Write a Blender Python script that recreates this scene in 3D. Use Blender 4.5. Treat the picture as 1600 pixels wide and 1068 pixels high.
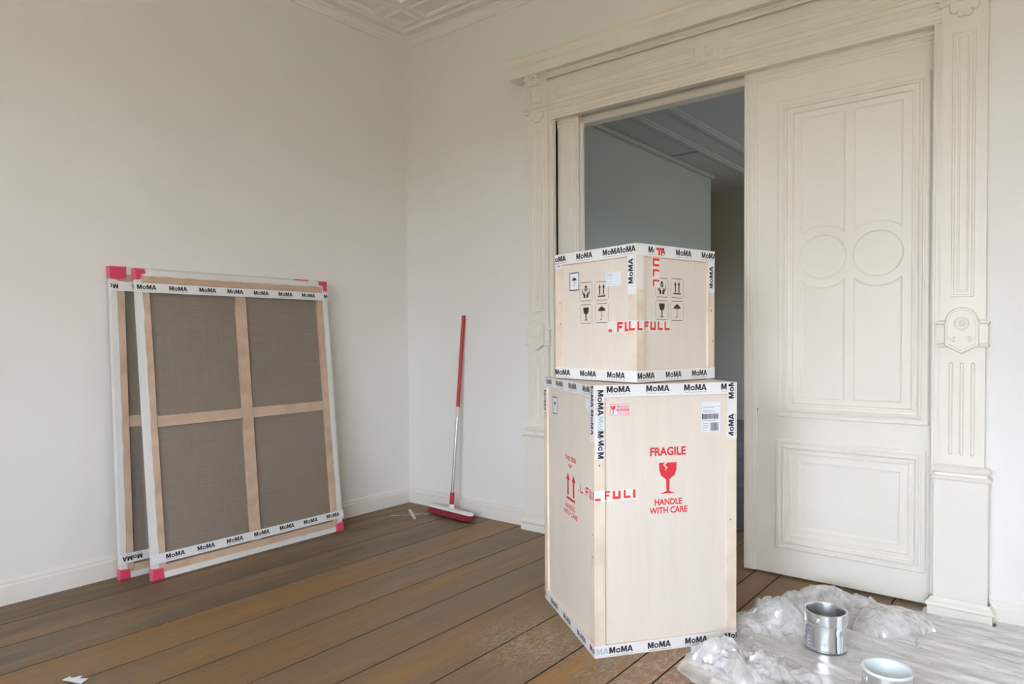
import bpy, bmesh, math, random
from mathutils import Vector, Matrix, noise

PI = math.pi
sc = bpy.context.scene
for o in list(bpy.data.objects):
    bpy.data.objects.remove(o)
COL = sc.collection
rnd = random.Random(7)

# ------------------------------------------------------------------ camera
F_PX, YAW, PITCH, ROLL, SHIFT = 1080.9, 0.674661, 0.0233465, 0.0063706, 19.5
CAM = Vector((4.087, -3.788, 1.3))
fw = Vector((-math.sin(YAW), math.cos(YAW), 0)); rt = Vector((math.cos(YAW), math.sin(YAW), 0)); dn = Vector((0, 0, -1))
fw, dn = math.cos(PITCH) * fw + math.sin(PITCH) * dn, math.cos(PITCH) * dn - math.sin(PITCH) * fw
rt, dn = math.cos(ROLL) * rt + math.sin(ROLL) * dn, math.cos(ROLL) * dn - math.sin(ROLL) * rt
cd = bpy.data.cameras.new('camera'); cam = bpy.data.objects.new('camera', cd); COL.objects.link(cam)
cd.sensor_width = 36.0; cd.sensor_fit = 'HORIZONTAL'; cd.lens = 36.0 * F_PX / 1600; cd.shift_y = SHIFT / 1600
cd.clip_start = 0.05
M3 = Matrix((rt, -dn, -fw)).transposed()
cam.matrix_world = Matrix.Translation(CAM) @ M3.to_4x4()
sc.camera = cam

# ------------------------------------------------------------------ daylight
SKY = 5.0
world = bpy.data.worlds.new('sky'); sc.world = world; world.use_nodes = True
nt = world.node_tree; nt.nodes.clear()
tc = nt.nodes.new('ShaderNodeTexCoord'); sx = nt.nodes.new('ShaderNodeSeparateXYZ'); rp = nt.nodes.new('ShaderNodeValToRGB')
bgn = nt.nodes.new('ShaderNodeBackground'); wo = nt.nodes.new('ShaderNodeOutputWorld'); mp = nt.nodes.new('ShaderNodeMath')
mp.operation = 'MULTIPLY_ADD'; mp.inputs[1].default_value = 0.5; mp.inputs[2].default_value = 0.5
nt.links.new(tc.outputs['Generated'], sx.inputs[0]); nt.links.new(sx.outputs['Z'], mp.inputs[0]); nt.links.new(mp.outputs[0], rp.inputs[0])
el = rp.color_ramp.elements                        # overcast sky over dull ground
el[0].position = 0.488; el[0].color = (0.24, 0.22, 0.165, 1)
el[1].position = 0.512; el[1].color = (0.865, 0.96, 1.11, 1)
nt.links.new(rp.outputs[0], bgn.inputs[0]); bgn.inputs[1].default_value = SKY; nt.links.new(bgn.outputs[0], wo.inputs[0])

REAR_Y = -6.1; RIGHT_X = 6.3; CEIL = 3.63
WINDOWS = [(2.5, 3.9), (4.5, 5.9)]; WZ0, WZ1 = 0.60, 2.85          # openings in the wall behind the camera
FARWIN = (4.1, 5.8, 0.85, 2.65); FAR_RX = 5.2                          # opening in the adjoining room's side wall
def portal(name, loc, rot, sx_, sy_):
    l = bpy.data.lights.new(name, 'AREA'); l.shape = 'RECTANGLE'; l.size = sx_; l.size_y = sy_
    o = bpy.data.objects.new(name, l); COL.objects.link(o); o.location = loc; o.rotation_euler = rot
    l.cycles.is_portal = True
    return o
for a, b in WINDOWS:
    portal('window_portal', ((a + b) / 2, REAR_Y - 0.02, (WZ0 + WZ1) / 2), (PI / 2, 0, PI), b - a, WZ1 - WZ0)
portal('window_portal', (FAR_RX + 0.02, (FARWIN[0] + FARWIN[1]) / 2, (FARWIN[2] + FARWIN[3]) / 2), (PI / 2, 0, PI / 2), FARWIN[1] - FARWIN[0], FARWIN[3] - FARWIN[2])
sc.view_settings.view_transform = 'Standard'; sc.view_settings.look = 'None'
sc.view_settings.exposure = 2.08; sc.view_settings.gamma = 1.0; sc.view_settings.use_curve_mapping = False
sc.cycles.max_bounces = 8; sc.cycles.diffuse_bounces = 6; sc.cycles.glossy_bounces = 3; sc.cycles.transparent_max_bounces = 24
sc.cycles.sample_clamp_indirect = 6.0; sc.cycles.caustics_reflective = False; sc.cycles.caustics_refractive = False

# ------------------------------------------------------------------ materials
def mat(name, col, rough=0.6, metal=0.0, spec=0.5):
    m = bpy.data.materials.new(name); m.use_nodes = True
    p = m.node_tree.nodes['Principled BSDF']
    p.inputs['Base Color'].default_value = (*col, 1); p.inputs['Roughness'].default_value = rough
    p.inputs['Metallic'].default_value = metal; p.inputs['Specular IOR Level'].default_value = spec
    return m
def N(m, t, **kw):
    n = m.node_tree.nodes.new(t)
    for k, v in kw.items():
        if k in n.inputs.keys() if hasattr(n, 'inputs') else False: n.inputs[k].default_value = v
        else: setattr(n, k, v)
    return n
def LK(m, a, b): m.node_tree.links.new(a, b)
def pr(m): return m.node_tree.nodes['Principled BSDF']
def coords(m, scale, kind='Object'):
    t = N(m, 'ShaderNodeTexCoord'); mm = N(m, 'ShaderNodeMapping'); mm.inputs['Scale'].default_value = scale
    LK(m, t.outputs[kind], mm.inputs[0]); return mm.outputs[0]
def geo(m, scale=(1, 1, 1)):
    t = N(m, 'ShaderNodeNewGeometry'); mm = N(m, 'ShaderNodeMapping'); mm.inputs['Scale'].default_value = scale
    LK(m, t.outputs['Position'], mm.inputs[0]); return mm.outputs[0]
def nz(m, vec, scale, detail=4, rough=0.55, dist=0.0):
    n = N(m, 'ShaderNodeTexNoise'); n.inputs['Scale'].default_value = scale; n.inputs['Detail'].default_value = detail
    n.inputs['Roughness'].default_value = rough; n.inputs['Distortion'].default_value = dist
    LK(m, vec, n.inputs['Vector']); return n.outputs['Fac']
def rng(m, v, a, b, c=0.0, d=1.0):
    n = N(m, 'ShaderNodeMapRange'); n.inputs[1].default_value = a; n.inputs[2].default_value = b
    n.inputs[3].default_value = c; n.inputs[4].default_value = d; LK(m, v, n.inputs[0]); return n.outputs[0]
def mth(m, op, a, b=None):
    n = N(m, 'ShaderNodeMath'); n.operation = op
    for i, v in enumerate((a, b)):
        if v is None: continue
        if isinstance(v, (int, float)): n.inputs[i].default_value = v
        else: LK(m, v, n.inputs[i])
    return n.outputs[0]
def mixc(m, f, a, b, mode='MIX'):
    n = N(m, 'ShaderNodeMix'); n.data_type = 'RGBA'; n.blend_type = mode
    if isinstance(f, (int, float)): n.inputs[0].default_value = f
    else: LK(m, f, n.inputs[0])
    for i, v in ((6, a), (7, b)):
        if isinstance(v, tuple): n.inputs[i].default_value = (*v, 1)
        else: LK(m, v, n.inputs[i])
    return n.outputs[2]
def bump(m, h, strength=0.2, dist=0.01):
    n = N(m, 'ShaderNodeBump'); n.inputs['Strength'].default_value = strength; n.inputs['Distance'].default_value = dist
    LK(m, h, n.inputs['Height']); LK(m, n.outputs[0], pr(m).inputs['Normal'])

def plaster(name, col, var=0.03):
    m = mat(name, col, 0.75, spec=0.3); g = geo(m)
    f = rng(m, nz(m, g, 1.3, 3), 0.3, 0.7)
    LK(m, mixc(m, f, col, tuple(c * (1 - var) for c in col)), pr(m).inputs['Base Color'])
    return m
def paint(name, col, rough=0.4):
    m = mat(name, col, rough, spec=0.4); g = geo(m)
    f = rng(m, nz(m, g, 3.0, 4), 0.35, 0.7)
    LK(m, mixc(m, f, col, tuple(c * k for c, k in zip(col, (0.965, 0.955, 0.94)))), pr(m).inputs['Base Color'])
    return m
def ply(name, a, b, stretch=(9, 9, 0.9)):
    m = mat(name, a, 0.55, spec=0.3); v = coords(m, stretch)
    f = rng(m, nz(m, v, 1.6, 6, 0.6, 0.4), 0.3, 0.72); f2 = rng(m, nz(m, coords(m, (60, 60, 2.0)), 1.5, 3), 0.45, 0.8, 0, 0.35)
    c = mixc(m, f, a, b); LK(m, mixc(m, f2, c, tuple(x * 0.9 for x in b)), pr(m).inputs['Base Color']); return m
def spruce(name, a, b, stretch):
    m = mat(name, a, 0.55, spec=0.3); v = coords(m, stretch)
    w = N(m, 'ShaderNodeTexWave'); w.inputs['Scale'].default_value = 1.0; w.inputs['Distortion'].default_value = 3.0
    w.inputs['Detail'].default_value = 3; w.inputs['Detail Scale'].default_value = 1.2; LK(m, v, w.inputs[0])
    f = rng(m, w.outputs['Fac'], 0.2, 0.9, 0, 0.7); f3 = rng(m, nz(m, coords(m, (5, 5, 5)), 1.5, 2), 0.45, 0.75)
    c = mixc(m, f, a, b); LK(m, mixc(m, f3, c, tuple(x * 0.88 for x in b)), pr(m).inputs['Base Color']); return m

WALL = plaster('wall_paint', (0.82, 0.808, 0.775))
WALLC = plaster('ceiling_paint', (0.86, 0.84, 0.80))
TRIM = paint('cream_gloss_paint', (0.81, 0.775, 0.70), 0.38)
TRIMW = paint('baseboard_paint', (0.80, 0.775, 0.73), 0.42)
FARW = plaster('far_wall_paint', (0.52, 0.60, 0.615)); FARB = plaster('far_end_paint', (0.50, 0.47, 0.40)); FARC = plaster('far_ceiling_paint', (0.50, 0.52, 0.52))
PLY = ply('pale_plywood', (0.755, 0.675, 0.59), (0.795, 0.72, 0.645))
SPR_V = spruce('spruce_upright', (0.82, 0.715, 0.595), (0.78, 0.655, 0.52), (38, 38, 0.7))
SPR_H = spruce('spruce_level', (0.82, 0.715, 0.595), (0.78, 0.655, 0.52), (0.9, 0.9, 45))
STR_V = spruce('stretcher_upright', (0.66, 0.47, 0.33), (0.58, 0.39, 0.26), (30, 30, 0.8))
STR_H = spruce('stretcher_level', (0.66, 0.47, 0.33), (0.58, 0.39, 0.26), (0.9, 0.9, 40))
INK = mat('black_ink', (0.018, 0.018, 0.022), 0.5); INKG = mat('grey_ink', (0.30, 0.30, 0.34), 0.6); INKF = mat('faded_blue_ink', (0.50, 0.60, 0.70), 0.5)
RED = mat('red_ink', (0.78, 0.05, 0.04), 0.5); STEN = mat('red_spray_paint', (0.72, 0.035, 0.05), 0.7)
TAPE = mat('white_tape', (0.83, 0.83, 0.84), 0.32); CLEAR = mat('milky_tape', (0.86, 0.82, 0.78), 0.25)
PAPER = mat('label_paper', (0.80, 0.82, 0.88), 0.6); GUM = mat('gummed_tape', (0.66, 0.63, 0.56), 0.7)
PRIMED = plaster('primed_canvas', (0.80, 0.79, 0.76)); PINK = mat('pink_foil', (0.70, 0.055, 0.13), 0.33)
SCREW = mat('screw_steel', (0.35, 0.30, 0.27), 0.4, 1.0); DARK = mat('dark_gap', (0.03, 0.026, 0.02), 0.8)
BRED = mat('red_plastic', (0.46, 0.014, 0.022), 0.38); BWHT = mat('white_plastic', (0.80, 0.79, 0.77), 0.4); ALU = mat('brushed_aluminium', (0.60, 0.60, 0.61), 0.24, 1.0)
TIN = mat('tinplate', (0.80, 0.82, 0.84), 0.30, 1.0); WPAINT = mat('white_paint', (0.86, 0.88, 0.90), 0.3)
WCOAT = mat('shaded_white_paint', (0.70, 0.77, 0.80), 0.35)  # white paint toned down and bluer: shading inside the can put into the colour
m = mat('red_bristle', (0.27, 0.014, 0.026), 0.6); BRIS = m
m = mat('canvas_linen', (0.20, 0.165, 0.13), 0.8, spec=0.2); LINEN = m
wv = rng(m, nz(m, coords(m, (1, 260, 5)), 1, 2), 0.3, 0.7); wh = rng(m, nz(m, coords(m, (1, 5, 260)), 1, 2), 0.3, 0.7)
LK(m, mixc(m, mth(m, 'MULTIPLY', wv, wh), (0.205, 0.155, 0.105), (0.30, 0.235, 0.17)), pr(m).inputs['Base Color'])

def film(name, haze, col, rough, bscale, bstr, bdist=0.01, streak=None, var=0.1, gloss=0.14):
    """thin clear film: mostly see-through, a milky haze, glossy skin"""
    m = bpy.data.materials.new(name); m.use_nodes = True; t = m.node_tree; t.nodes.remove(t.nodes['Principled BSDF'])
    out = t.nodes['Material Output']; g = coords(m, streak or (1, 1, 1))
    bp = N(m, 'ShaderNodeBump'); bp.inputs['Strength'].default_value = bstr; bp.inputs['Distance'].default_value = bdist
    LK(m, nz(m, g, bscale, 4, 0.6, 0.5), bp.inputs['Height'])
    tr = N(m, 'ShaderNodeBsdfTransparent'); di = N(m, 'ShaderNodeBsdfDiffuse'); tl_ = N(m, 'ShaderNodeBsdfTranslucent'); gl = N(m, 'ShaderNodeBsdfGlossy')
    for n_ in (di, tl_): n_.inputs['Color'].default_value = (*col, 1); LK(m, bp.outputs[0], n_.inputs['Normal'])
    gl.inputs['Color'].default_value = (.95, .95, .95, 1); gl.inputs['Roughness'].default_value = rough; LK(m, bp.outputs[0], gl.inputs['Normal'])
    m1 = N(m, 'ShaderNodeMixShader'); m1.inputs[0].default_value = .15; LK(m, di.outputs[0], m1.inputs[1]); LK(m, tl_.outputs[0], m1.inputs[2])
    m2 = N(m, 'ShaderNodeMixShader'); LK(m, rng(m, nz(m, g, bscale * .4, 3), .3, .7, haze - var, haze + var), m2.inputs[0]); LK(m, tr.outputs[0], m2.inputs[1]); LK(m, m1.outputs[0], m2.inputs[2])
    m3 = N(m, 'ShaderNodeMixShader'); m3.inputs[0].default_value = gloss; LK(m, m2.outputs[0], m3.inputs[1]); LK(m, gl.outputs[0], m3.inputs[2]); LK(m, m3.outputs[0], out.inputs['Surface'])
    return m
FILM_H = film('crumpled_film', 0.56, (0.98, 0.98, 0.99), 0.17, 30, 0.22, 0.004, None, 0.22, 0.18)
FILM_S = film('stretched_film', 0.80, (0.98, 0.98, 0.99), 0.15, 9, 0.6, 0.010, (0.9, 6.5, 1), 0.20, 0.30)
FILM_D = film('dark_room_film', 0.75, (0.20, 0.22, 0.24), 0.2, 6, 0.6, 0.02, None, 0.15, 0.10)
m = mat('bubble_wrap', (0.80, 0.80, 0.80), 0.2, spec=0.6); WRAP = m
vo = N(m, 'ShaderNodeTexVoronoi'); vo.inputs['Scale'].default_value = 105; LK(m, coords(m, (1, 1, 1)), vo.inputs['Vector'])
bump(m, vo.outputs['Distance'], 0.5, 0.004); pr(m).inputs['Alpha'].default_value = 0.10

# old painted floorboards: every board has its own tone (object colour), worn patches and scuffs
m = mat('worn_floor_paint', (0.2, 0.15, 0.1), 0.38, spec=0.20); FLOORM = m
oi = N(m, 'ShaderNodeObjectInfo'); P = geo(m); PS = geo(m, (5.5, 0.7, 1)); PL = geo(m, (26, 0.9, 1))
cmb = N(m, 'ShaderNodeVectorMath'); cmb.operation = 'ADD'; LK(m, PS, cmb.inputs[0])
rv = N(m, 'ShaderNodeCombineXYZ'); LK(m, mth(m, 'MULTIPLY', oi.outputs['Random'], 37.0), rv.inputs[1]); LK(m, rv.outputs[0], cmb.inputs[1])
stk = rng(m, nz(m, cmb.outputs[0], 1.3, 5, 0.6, 0.5), 0.35, 0.68)
base = mixc(m, stk, oi.outputs['Color'], (0.225, 0.152, 0.086))
orr = rng(m, nz(m, cmb.outputs[0], 0.9, 4, 0.6, 0.8), 0.50, 0.72, 0, 0.6)
base = mixc(m, orr, base, (0.37, 0.20, 0.070))
fine = rng(m, nz(m, PL, 4, 4, 0.65), 0.3, 0.75, 0.82, 1.12)
hs = N(m, 'ShaderNodeHueSaturation'); LK(m, base, hs.inputs['Color']); LK(m, fine, hs.inputs['Value']); base = hs.outputs[0]
def spot(cx, cy, r0, r1, sx_=1.0, sy_=1.0):
    mm = N(m, 'ShaderNodeMapping'); mm.vector_type = 'POINT'; mm.inputs['Location'].default_value = (-cx * sx_, -cy * sy_, 0); mm.inputs['Scale'].default_value = (sx_, sy_, 0)
    LK(m, P, mm.inputs[0]); vl = N(m, 'ShaderNodeVectorMath'); vl.operation = 'LENGTH'; LK(m, mm.outputs[0], vl.inputs[0])
    return rng(m, vl.outputs['Value'], r0, r1, 1, 0)
wear = mth(m, 'MAXIMUM', mth(m, 'MAXIMUM', spot(2.33, -1.45, 0.05, 0.34), spot(2.95, -1.36, 0.1, 0.5)), spot(2.45, -1.05, 0.02, 0.22))
sc1 = rng(m, nz(m, geo(m, (26, 13, 1)), 1.8, 8, 0.8, 1.5), 0.50, 0.60); sc2 = rng(m, nz(m, geo(m, (8, 26, 1)), 1.8, 8, 0.8, 1.2), 0.56, 0.66)
scr = mth(m, 'MULTIPLY', mth(m, 'MAXIMUM', sc1, sc2), wear)
crumb = rng(m, nz(m, geo(m, (14, 9, 1)), 3.0, 6, 0.75, 1.0), 0.69, 0.73, 0, 0.75)
base = mixc(m, mth(m, 'MULTIPLY', spot(3.0, -1.35, 0.1, 0.38), 0.75), base, (0.33, 0.19, 0.125))
base = mixc(m, mth(m, 'MAXIMUM', mth(m, 'MULTIPLY', scr, 0.8), crumb), base, (0.56, 0.49, 0.38))
LK(m, base, pr(m).inputs['Base Color'])
LK(m, rng(m, nz(m, PS, 1.5, 5), 0.3, 0.7, 0.30, 0.50), pr(m).inputs['Roughness'])
bump(m, nz(m, PL, 3, 4), 0.10, 0.004)

# ------------------------------------------------------------------ mesh helpers
ORG = {}
def obj(name, mesh, parent=None, loc=None):
    o = bpy.data.objects.new(name, mesh); COL.objects.link(o)
    if parent is not None:
        o.parent = parent; ORG[o.name] = ORG[parent.name]
    else:
        ORG[o.name] = Vector(loc) if loc else Vector((0, 0, 0)); o.location = ORG[o.name]
    return o
def tag(o, label=None, cat=None, group=None, kind=None):
    for k, v in (('label', label), ('category', cat), ('group', group), ('kind', kind)):
        if v: o[k] = v
    return o
def thing(name, loc, label, cat, group=None, kind=None):
    return tag(obj(name, None, None, loc), label, cat, group, kind)
class MB:
    def __init__(s): s.v = []; s.f = []
    def add(s, vs, fs):
        n = len(s.v); s.v += [Vector(v) for v in vs]; s.f += [tuple(i + n for i in f) for f in fs]; return s
    def box(s, x0, x1, y0, y1, z0, z1):
        return s.hexa([(x0, y0, z0), (x1, y0, z0), (x1, y1, z0), (x0, y1, z0), (x0, y0, z1), (x1, y0, z1), (x1, y1, z1), (x0, y1, z1)])
    def hexa(s, p): return s.add(p, [(3, 2, 1, 0), (4, 5, 6, 7), (0, 1, 5, 4), (1, 2, 6, 5), (2, 3, 7, 6), (3, 0, 4, 7)])
    def strips(s, loops, closed=True, cap0=False, cap1=False):
        n = len(loops[0]); base = len(s.v)
        for l in loops: s.v += [Vector(p) for p in l]
        for k in range(len(loops) - 1):
            for i in range(n if closed else n - 1):
                j = (i + 1) % n
                s.f.append((base + k * n + i, base + k * n + j, base + (k + 1) * n + j, base + (k + 1) * n + i))
        if cap0: s.f.append(tuple(base + i for i in range(n))[::-1])
        if cap1: s.f.append(tuple(base + (len(loops) - 1) * n + i for i in range(n)))
        return s
    def tube(s, pts, r, seg=10, r2=None, caps=True):
        loops = []; pts = [Vector(p) for p in pts]; prev = None
        for i, p in enumerate(pts):
            d = (pts[min(i + 1, len(pts) - 1)] - pts[max(i - 1, 0)]).normalized()
            if prev is None: u = d.cross(Vector((0, 0, 1)) if abs(d.z) < 0.9 else Vector((1, 0, 0))).normalized()
            else: u = (prev - d * prev.dot(d)).normalized()
            prev = u; w = d.cross(u); rr = r if r2 is None else r + (r2 - r) * i / (len(pts) - 1)
            loops.append([p + (u * math.cos(2 * PI * k / seg) + w * math.sin(2 * PI * k / seg)) * rr for k in range(seg)])
        return s.strips(loops, True, caps, caps)
    def lathe(s, prof, c, seg=40, cap0=False, cap1=False):
        return s.strips([[(c[0] + r * math.cos(2 * PI * k / seg), c[1] + r * math.sin(2 * PI * k / seg), c[2] + z) for k in range(seg)] for r, z in prof], True, cap0, cap1)
    def build(s, name, material, parent=None, smooth=False, bevel=0.0, loc=None, fix=True):
        me = bpy.data.meshes.new(name); og = ORG[parent.name] if parent is not None else Vector(loc or (0, 0, 0))
        me.from_pydata([v - og for v in s.v], [], s.f)
        bm = bmesh.new(); bm.from_mesh(me); bmesh.ops.remove_doubles(bm, verts=bm.verts, dist=1e-6)
        if fix: bmesh.ops.recalc_face_normals(bm, faces=bm.faces)
        if bevel: bmesh.ops.bevel(bm, geom=list(bm.edges), offset=bevel, segments=1, profile=0.5, affect='EDGES', clamp_overlap=True)
        bm.to_mesh(me); bm.free(); me.materials.append(material)
        if smooth: me.polygons.foreach_set('use_smooth', [True] * len(me.polygons)); me.set_sharp_from_angle(angle=math.radians(40))
        return obj(name, me, parent, loc)

def offset_poly(pts, d):
    """inward offset of a counter-clockwise 2D polygon"""
    n = len(pts); out = []
    for i in range(n):
        a, b, c = Vector(pts[i - 1]), Vector(pts[i]), Vector(pts[(i + 1) % n])
        e1 = (b - a).normalized(); e2 = (c - b).normalized()
        n1 = Vector((-e1.y, e1.x)); n2 = Vector((-e2.y, e2.x)); k = 1 + n1.dot(n2)
        out.append(b + (n1 + n2) / max(k, 0.35) * d)
    return out
def ccw(p):
    a = sum(p[i - 1][0] * p[i][1] - p[i][0] * p[i - 1][1] for i in range(len(p)))
    return p if a > 0 else p[::-1]
def mould(mb, outline, prof, mp_, cap=False):
    """prof: (inset, height) from outside in, mitred round a closed outline"""
    o = ccw(list(outline)); mb.strips([[mp_(*q, h) for q in offset_poly(o, d)] for d, h in prof], True, False, False)
    if cap:
        n = len(o); b = len(mb.v) - n; mb.f.append(tuple(range(b, b + n)))
    return mb
def rect(x0, x1, z0, z1): return [(x0, z0), (x1, z0), (x1, z1), (x0, z1)]
def disc(cx, cz, r, n=28, a0=0, a1=2 * PI): return [(cx + r * math.cos(a0 + (a1 - a0) * k / n), cz + r * math.sin(a0 + (a1 - a0) * k / n)) for k in range(n if abs(a1 - a0) >= 6.28 else n + 1)]
def holes(mb, outer, hs, mp_, h):
    bm = bmesh.new(); ed = []
    for loop in [outer] + hs:
        vs = [bm.verts.new((p[0], p[1], 0)) for p in loop]
        ed += [bm.edges.new((vs[i - 1], vs[i])) for i in range(len(vs))]
    bmesh.ops.triangle_fill(bm, edges=ed, use_beauty=True, use_dissolve=False)
    bm.verts.index_update()
    mb.add([mp_(v.co.x, v.co.y, h) for v in bm.verts], [tuple(v.index for v in f.verts) for f in bm.faces]); bm.free(); return mb
def back(y0): return lambda x, z, h: (x, y0 - h, z)             # faces the room from the door wall
def wrap(mb, prof, xl, xr, b, y0=0.0):
    """profile (projection, z) carried round a projecting block, with mitred returns"""
    return mb.strips([[(xl - (p - b), y0, z), (xl - (p - b), -p, z), (xr + (p - b), -p, z), (xr + (p - b), y0, z)] for p, z in prof], False)

# ------------------------------------------------------------------ floor
fl_root = tag(MB().box(-1.6, RIGHT_X, REAR_Y, 7.0, -0.06, -0.022).build('floor', DARK), 'old brown painted floorboards running towards the door wall', 'floor', kind='structure')
SEAMS = [-0.28, 0.0, 0.283, 0.565, 0.86, 1.141, 1.405, 1.682, 1.946, 2.23, 2.508, 2.752, 2.885, 3.165, 3.44, 3.72, 4.0, 4.28, 4.56, 4.84, 5.12, 5.4, 5.68, 5.96, 6.29]
TONE = {0: (.135, .092, .056), 1: (.135, .092, .056), 2: (.15, .098, .056), 3: (.15, .112, .075), 4: (.30, .165, .066), 5: (.22, .158, .095), 6: (.27, .165, .077), 7: (.23, .16, .095), 8: (.25, .165, .093), 9: (.26, .168, .093), 10: (.33, .19, .08), 11: (.33, .19, .105), 12: (.26, .165, .095)}
for i in range(len(SEAMS) - 1):
    a, b = SEAMS[i] + 0.0034, SEAMS[i + 1] - 0.0034; c = 0.0012
    mb = MB()
    for (y0, y1) in ((REAR_Y, -3.4 + rnd.uniform(-.4, .4)), (None, 6.98)):
        if y0 is None: y0 = last
        last = y1 + 0.003
    y0, y1 = REAR_Y + 0.01, 6.97
    prof = [(a, -0.022), (b, -0.022), (b, -c), (b - c, 0), (a + c, 0), (a, -c)]
    mb.strips([[(x, y0, z) for x, z in prof], [(x, y1, z) for x, z in prof]], True, True, True)
    p = mb.build('plank', FLOORM, fl_root); p.data.materials.append(DARK)
    for q in p.data.polygons: q.material_index = 1 if abs(q.normal.z) < 0.3 else 0
    p.color = (*TONE.get(i, (.24, .16, .095)), 1)

# ------------------------------------------------------------------ room shell
OPL, OPR, OPZ = 1.44, 3.60, 2.737
wb = MB()
wb.box(0, OPL, 0, .02, 0, CEIL).box(OPR, RIGHT_X, 0, .02, 0, CEIL).box(OPL, OPR, 0, .02, OPZ, CEIL)
wb.box(-.2, OPL, .09, .16, 0, CEIL).box(OPR, RIGHT_X, .09, .16, 0, CEIL).box(OPL, OPR, .09, .16, 2.715, CEIL)
wb.box(OPL, OPR, .02, .09, 2.86, CEIL).box(0, .5, .02, .09, 0, CEIL).box(4.2, RIGHT_X, .02, .09, 0, CEIL)
tag(wb.build('wall_back', WALL), 'white plastered wall around the wide double doorway', 'wall', kind='structure')
tag(MB().box(-.12, 0, REAR_Y, 0, 0, CEIL).build('wall_left', WALL), 'white plastered wall behind the wrapped canvases', 'wall', kind='structure')
tag(MB().box(RIGHT_X, RIGHT_X + .12, REAR_Y, .16, 0, CEIL).build('wall_right', WALL), 'white side wall opposite the canvases', 'wall', kind='structure')
wr = MB(); xs = [-.12] + [v for w in WINDOWS for v in w] + [RIGHT_X + .12]
for k in range(0, len(xs), 2): wr.box(xs[k], xs[k + 1], REAR_Y - .3, REAR_Y, 0, CEIL)
for a, b in WINDOWS: wr.box(a, b, REAR_Y - .3, REAR_Y, 0, WZ0).box(a, b, REAR_Y - .3, REAR_Y, WZ1, CEIL)
tag(wr.build('wall_rear', WALL), 'white window wall behind the viewer', 'wall', kind='structure')
for k, (a, b) in enumerate(WINDOWS):
    w = thing('window_%d' % (k + 1), ((a + b) / 2, REAR_Y - .15, WZ0), 'tall casement window in the rear wall' + (' nearer the canvases', ' farther from the canvases')[k], 'window', kind='structure')
    f = MB(); y = REAR_Y - .17
    f.box(a, a + .05, y, y + .06, WZ0, WZ1).box(b - .05, b, y, y + .06, WZ0, WZ1).box(a + .05, b - .05, y, y + .06, WZ0, WZ0 + .05).box(a + .05, b - .05, y, y + .06, WZ1 - .05, WZ1)
    f.build('window_frame', TRIMW, w)
    MB().box((a + b) / 2 - .03, (a + b) / 2 + .03, y, y + .06, WZ0 + .05, WZ1 - .05).build('mullion', TRIMW, w)
    MB().box(a + .05, b - .05, y + .01, y + .05, 1.85, 1.9).build('transom', TRIMW, w)

# ceiling with crown and coffer mouldings
cl = tag(MB().box(-.12, RIGHT_X + .12, REAR_Y - .3, .16, CEIL, CEIL + .1).build('ceiling', WALLC), 'off-white ceiling with moulded borders', 'ceiling', kind='structure')
up = lambda x, y, h: (x, y, CEIL - h)
room = rect(0, RIGHT_X, REAR_Y, 0)
mb = mould(MB(), room, [(0, .055), (.012, .055), (.014, .045), (.03, .036), (.05, .018), (.062, .014), (.066, 0)], up); mb.build('crown_moulding', WALLC, cl)
bar = [(0, 0), (.004, .016), (.012, .018), (.018, .012), (.026, .012), (.03, 0)]
mb = mould(MB(), offset_poly(ccw(room), .12), [(0, 0), (.004, .012), (.02, .012), (.03, .022), (.045, .022), (.05, 0)], up); mb.build('border_moulding', WALLC, cl)
mb = mould(MB(), offset_poly(ccw(room), .47), [(0, 0), (.01, .02), (.03, .02), (.04, 0)], up); mb.build('inner_border_moulding', WALLC, cl)
def coffer(x0, x1, y0, y1): mould(MB(), rect(x0, x1, y0, y1), bar, up).build('ceiling_panel', WALLC, cl)
coffer(.215, .40, -.41, -.225)
for k in range(6): coffer(.20, .40, -.49 - .74 * k - .68, -.49 - .74 * k); coffer(.46 + .74 * k, .46 + .74 * k + .68, -.40, -.215)

# baseboards
def baseboard(name, pts, h, label, t=.018):
    prof = [(t, 0), (t, h - .03), (t * .8, h - .022), (t * .8, h - .012), (t * .45, h), (0, h)]
    (x0, y0), (x1, y1) = pts; mb = MB()
    if x0 == x1: mb.strips([[(x0 + p, y, z) for p, z in [(0, 0)] + prof] for y in (y0, y1)], True, True, True)
    else: mb.strips([[(x, y0 - p, z) for p, z in [(0, 0)] + prof] for x in (x0, x1)], True, True, True)
    tag(mb.build(name, TRIMW), label, 'baseboard', kind='structure')
baseboard('baseboard_left', ((0, REAR_Y), (0, 0)), .122, 'cream baseboard along the wall behind the canvases')
baseboard('baseboard_back', ((.018, 0), (1.215, 0)), .126, 'cream baseboard behind the leaning broom')
baseboard('baseboard_right', ((3.83, 0), (RIGHT_X, 0)), .10, 'cream baseboard beyond the doorway above the plastic film')

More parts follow.
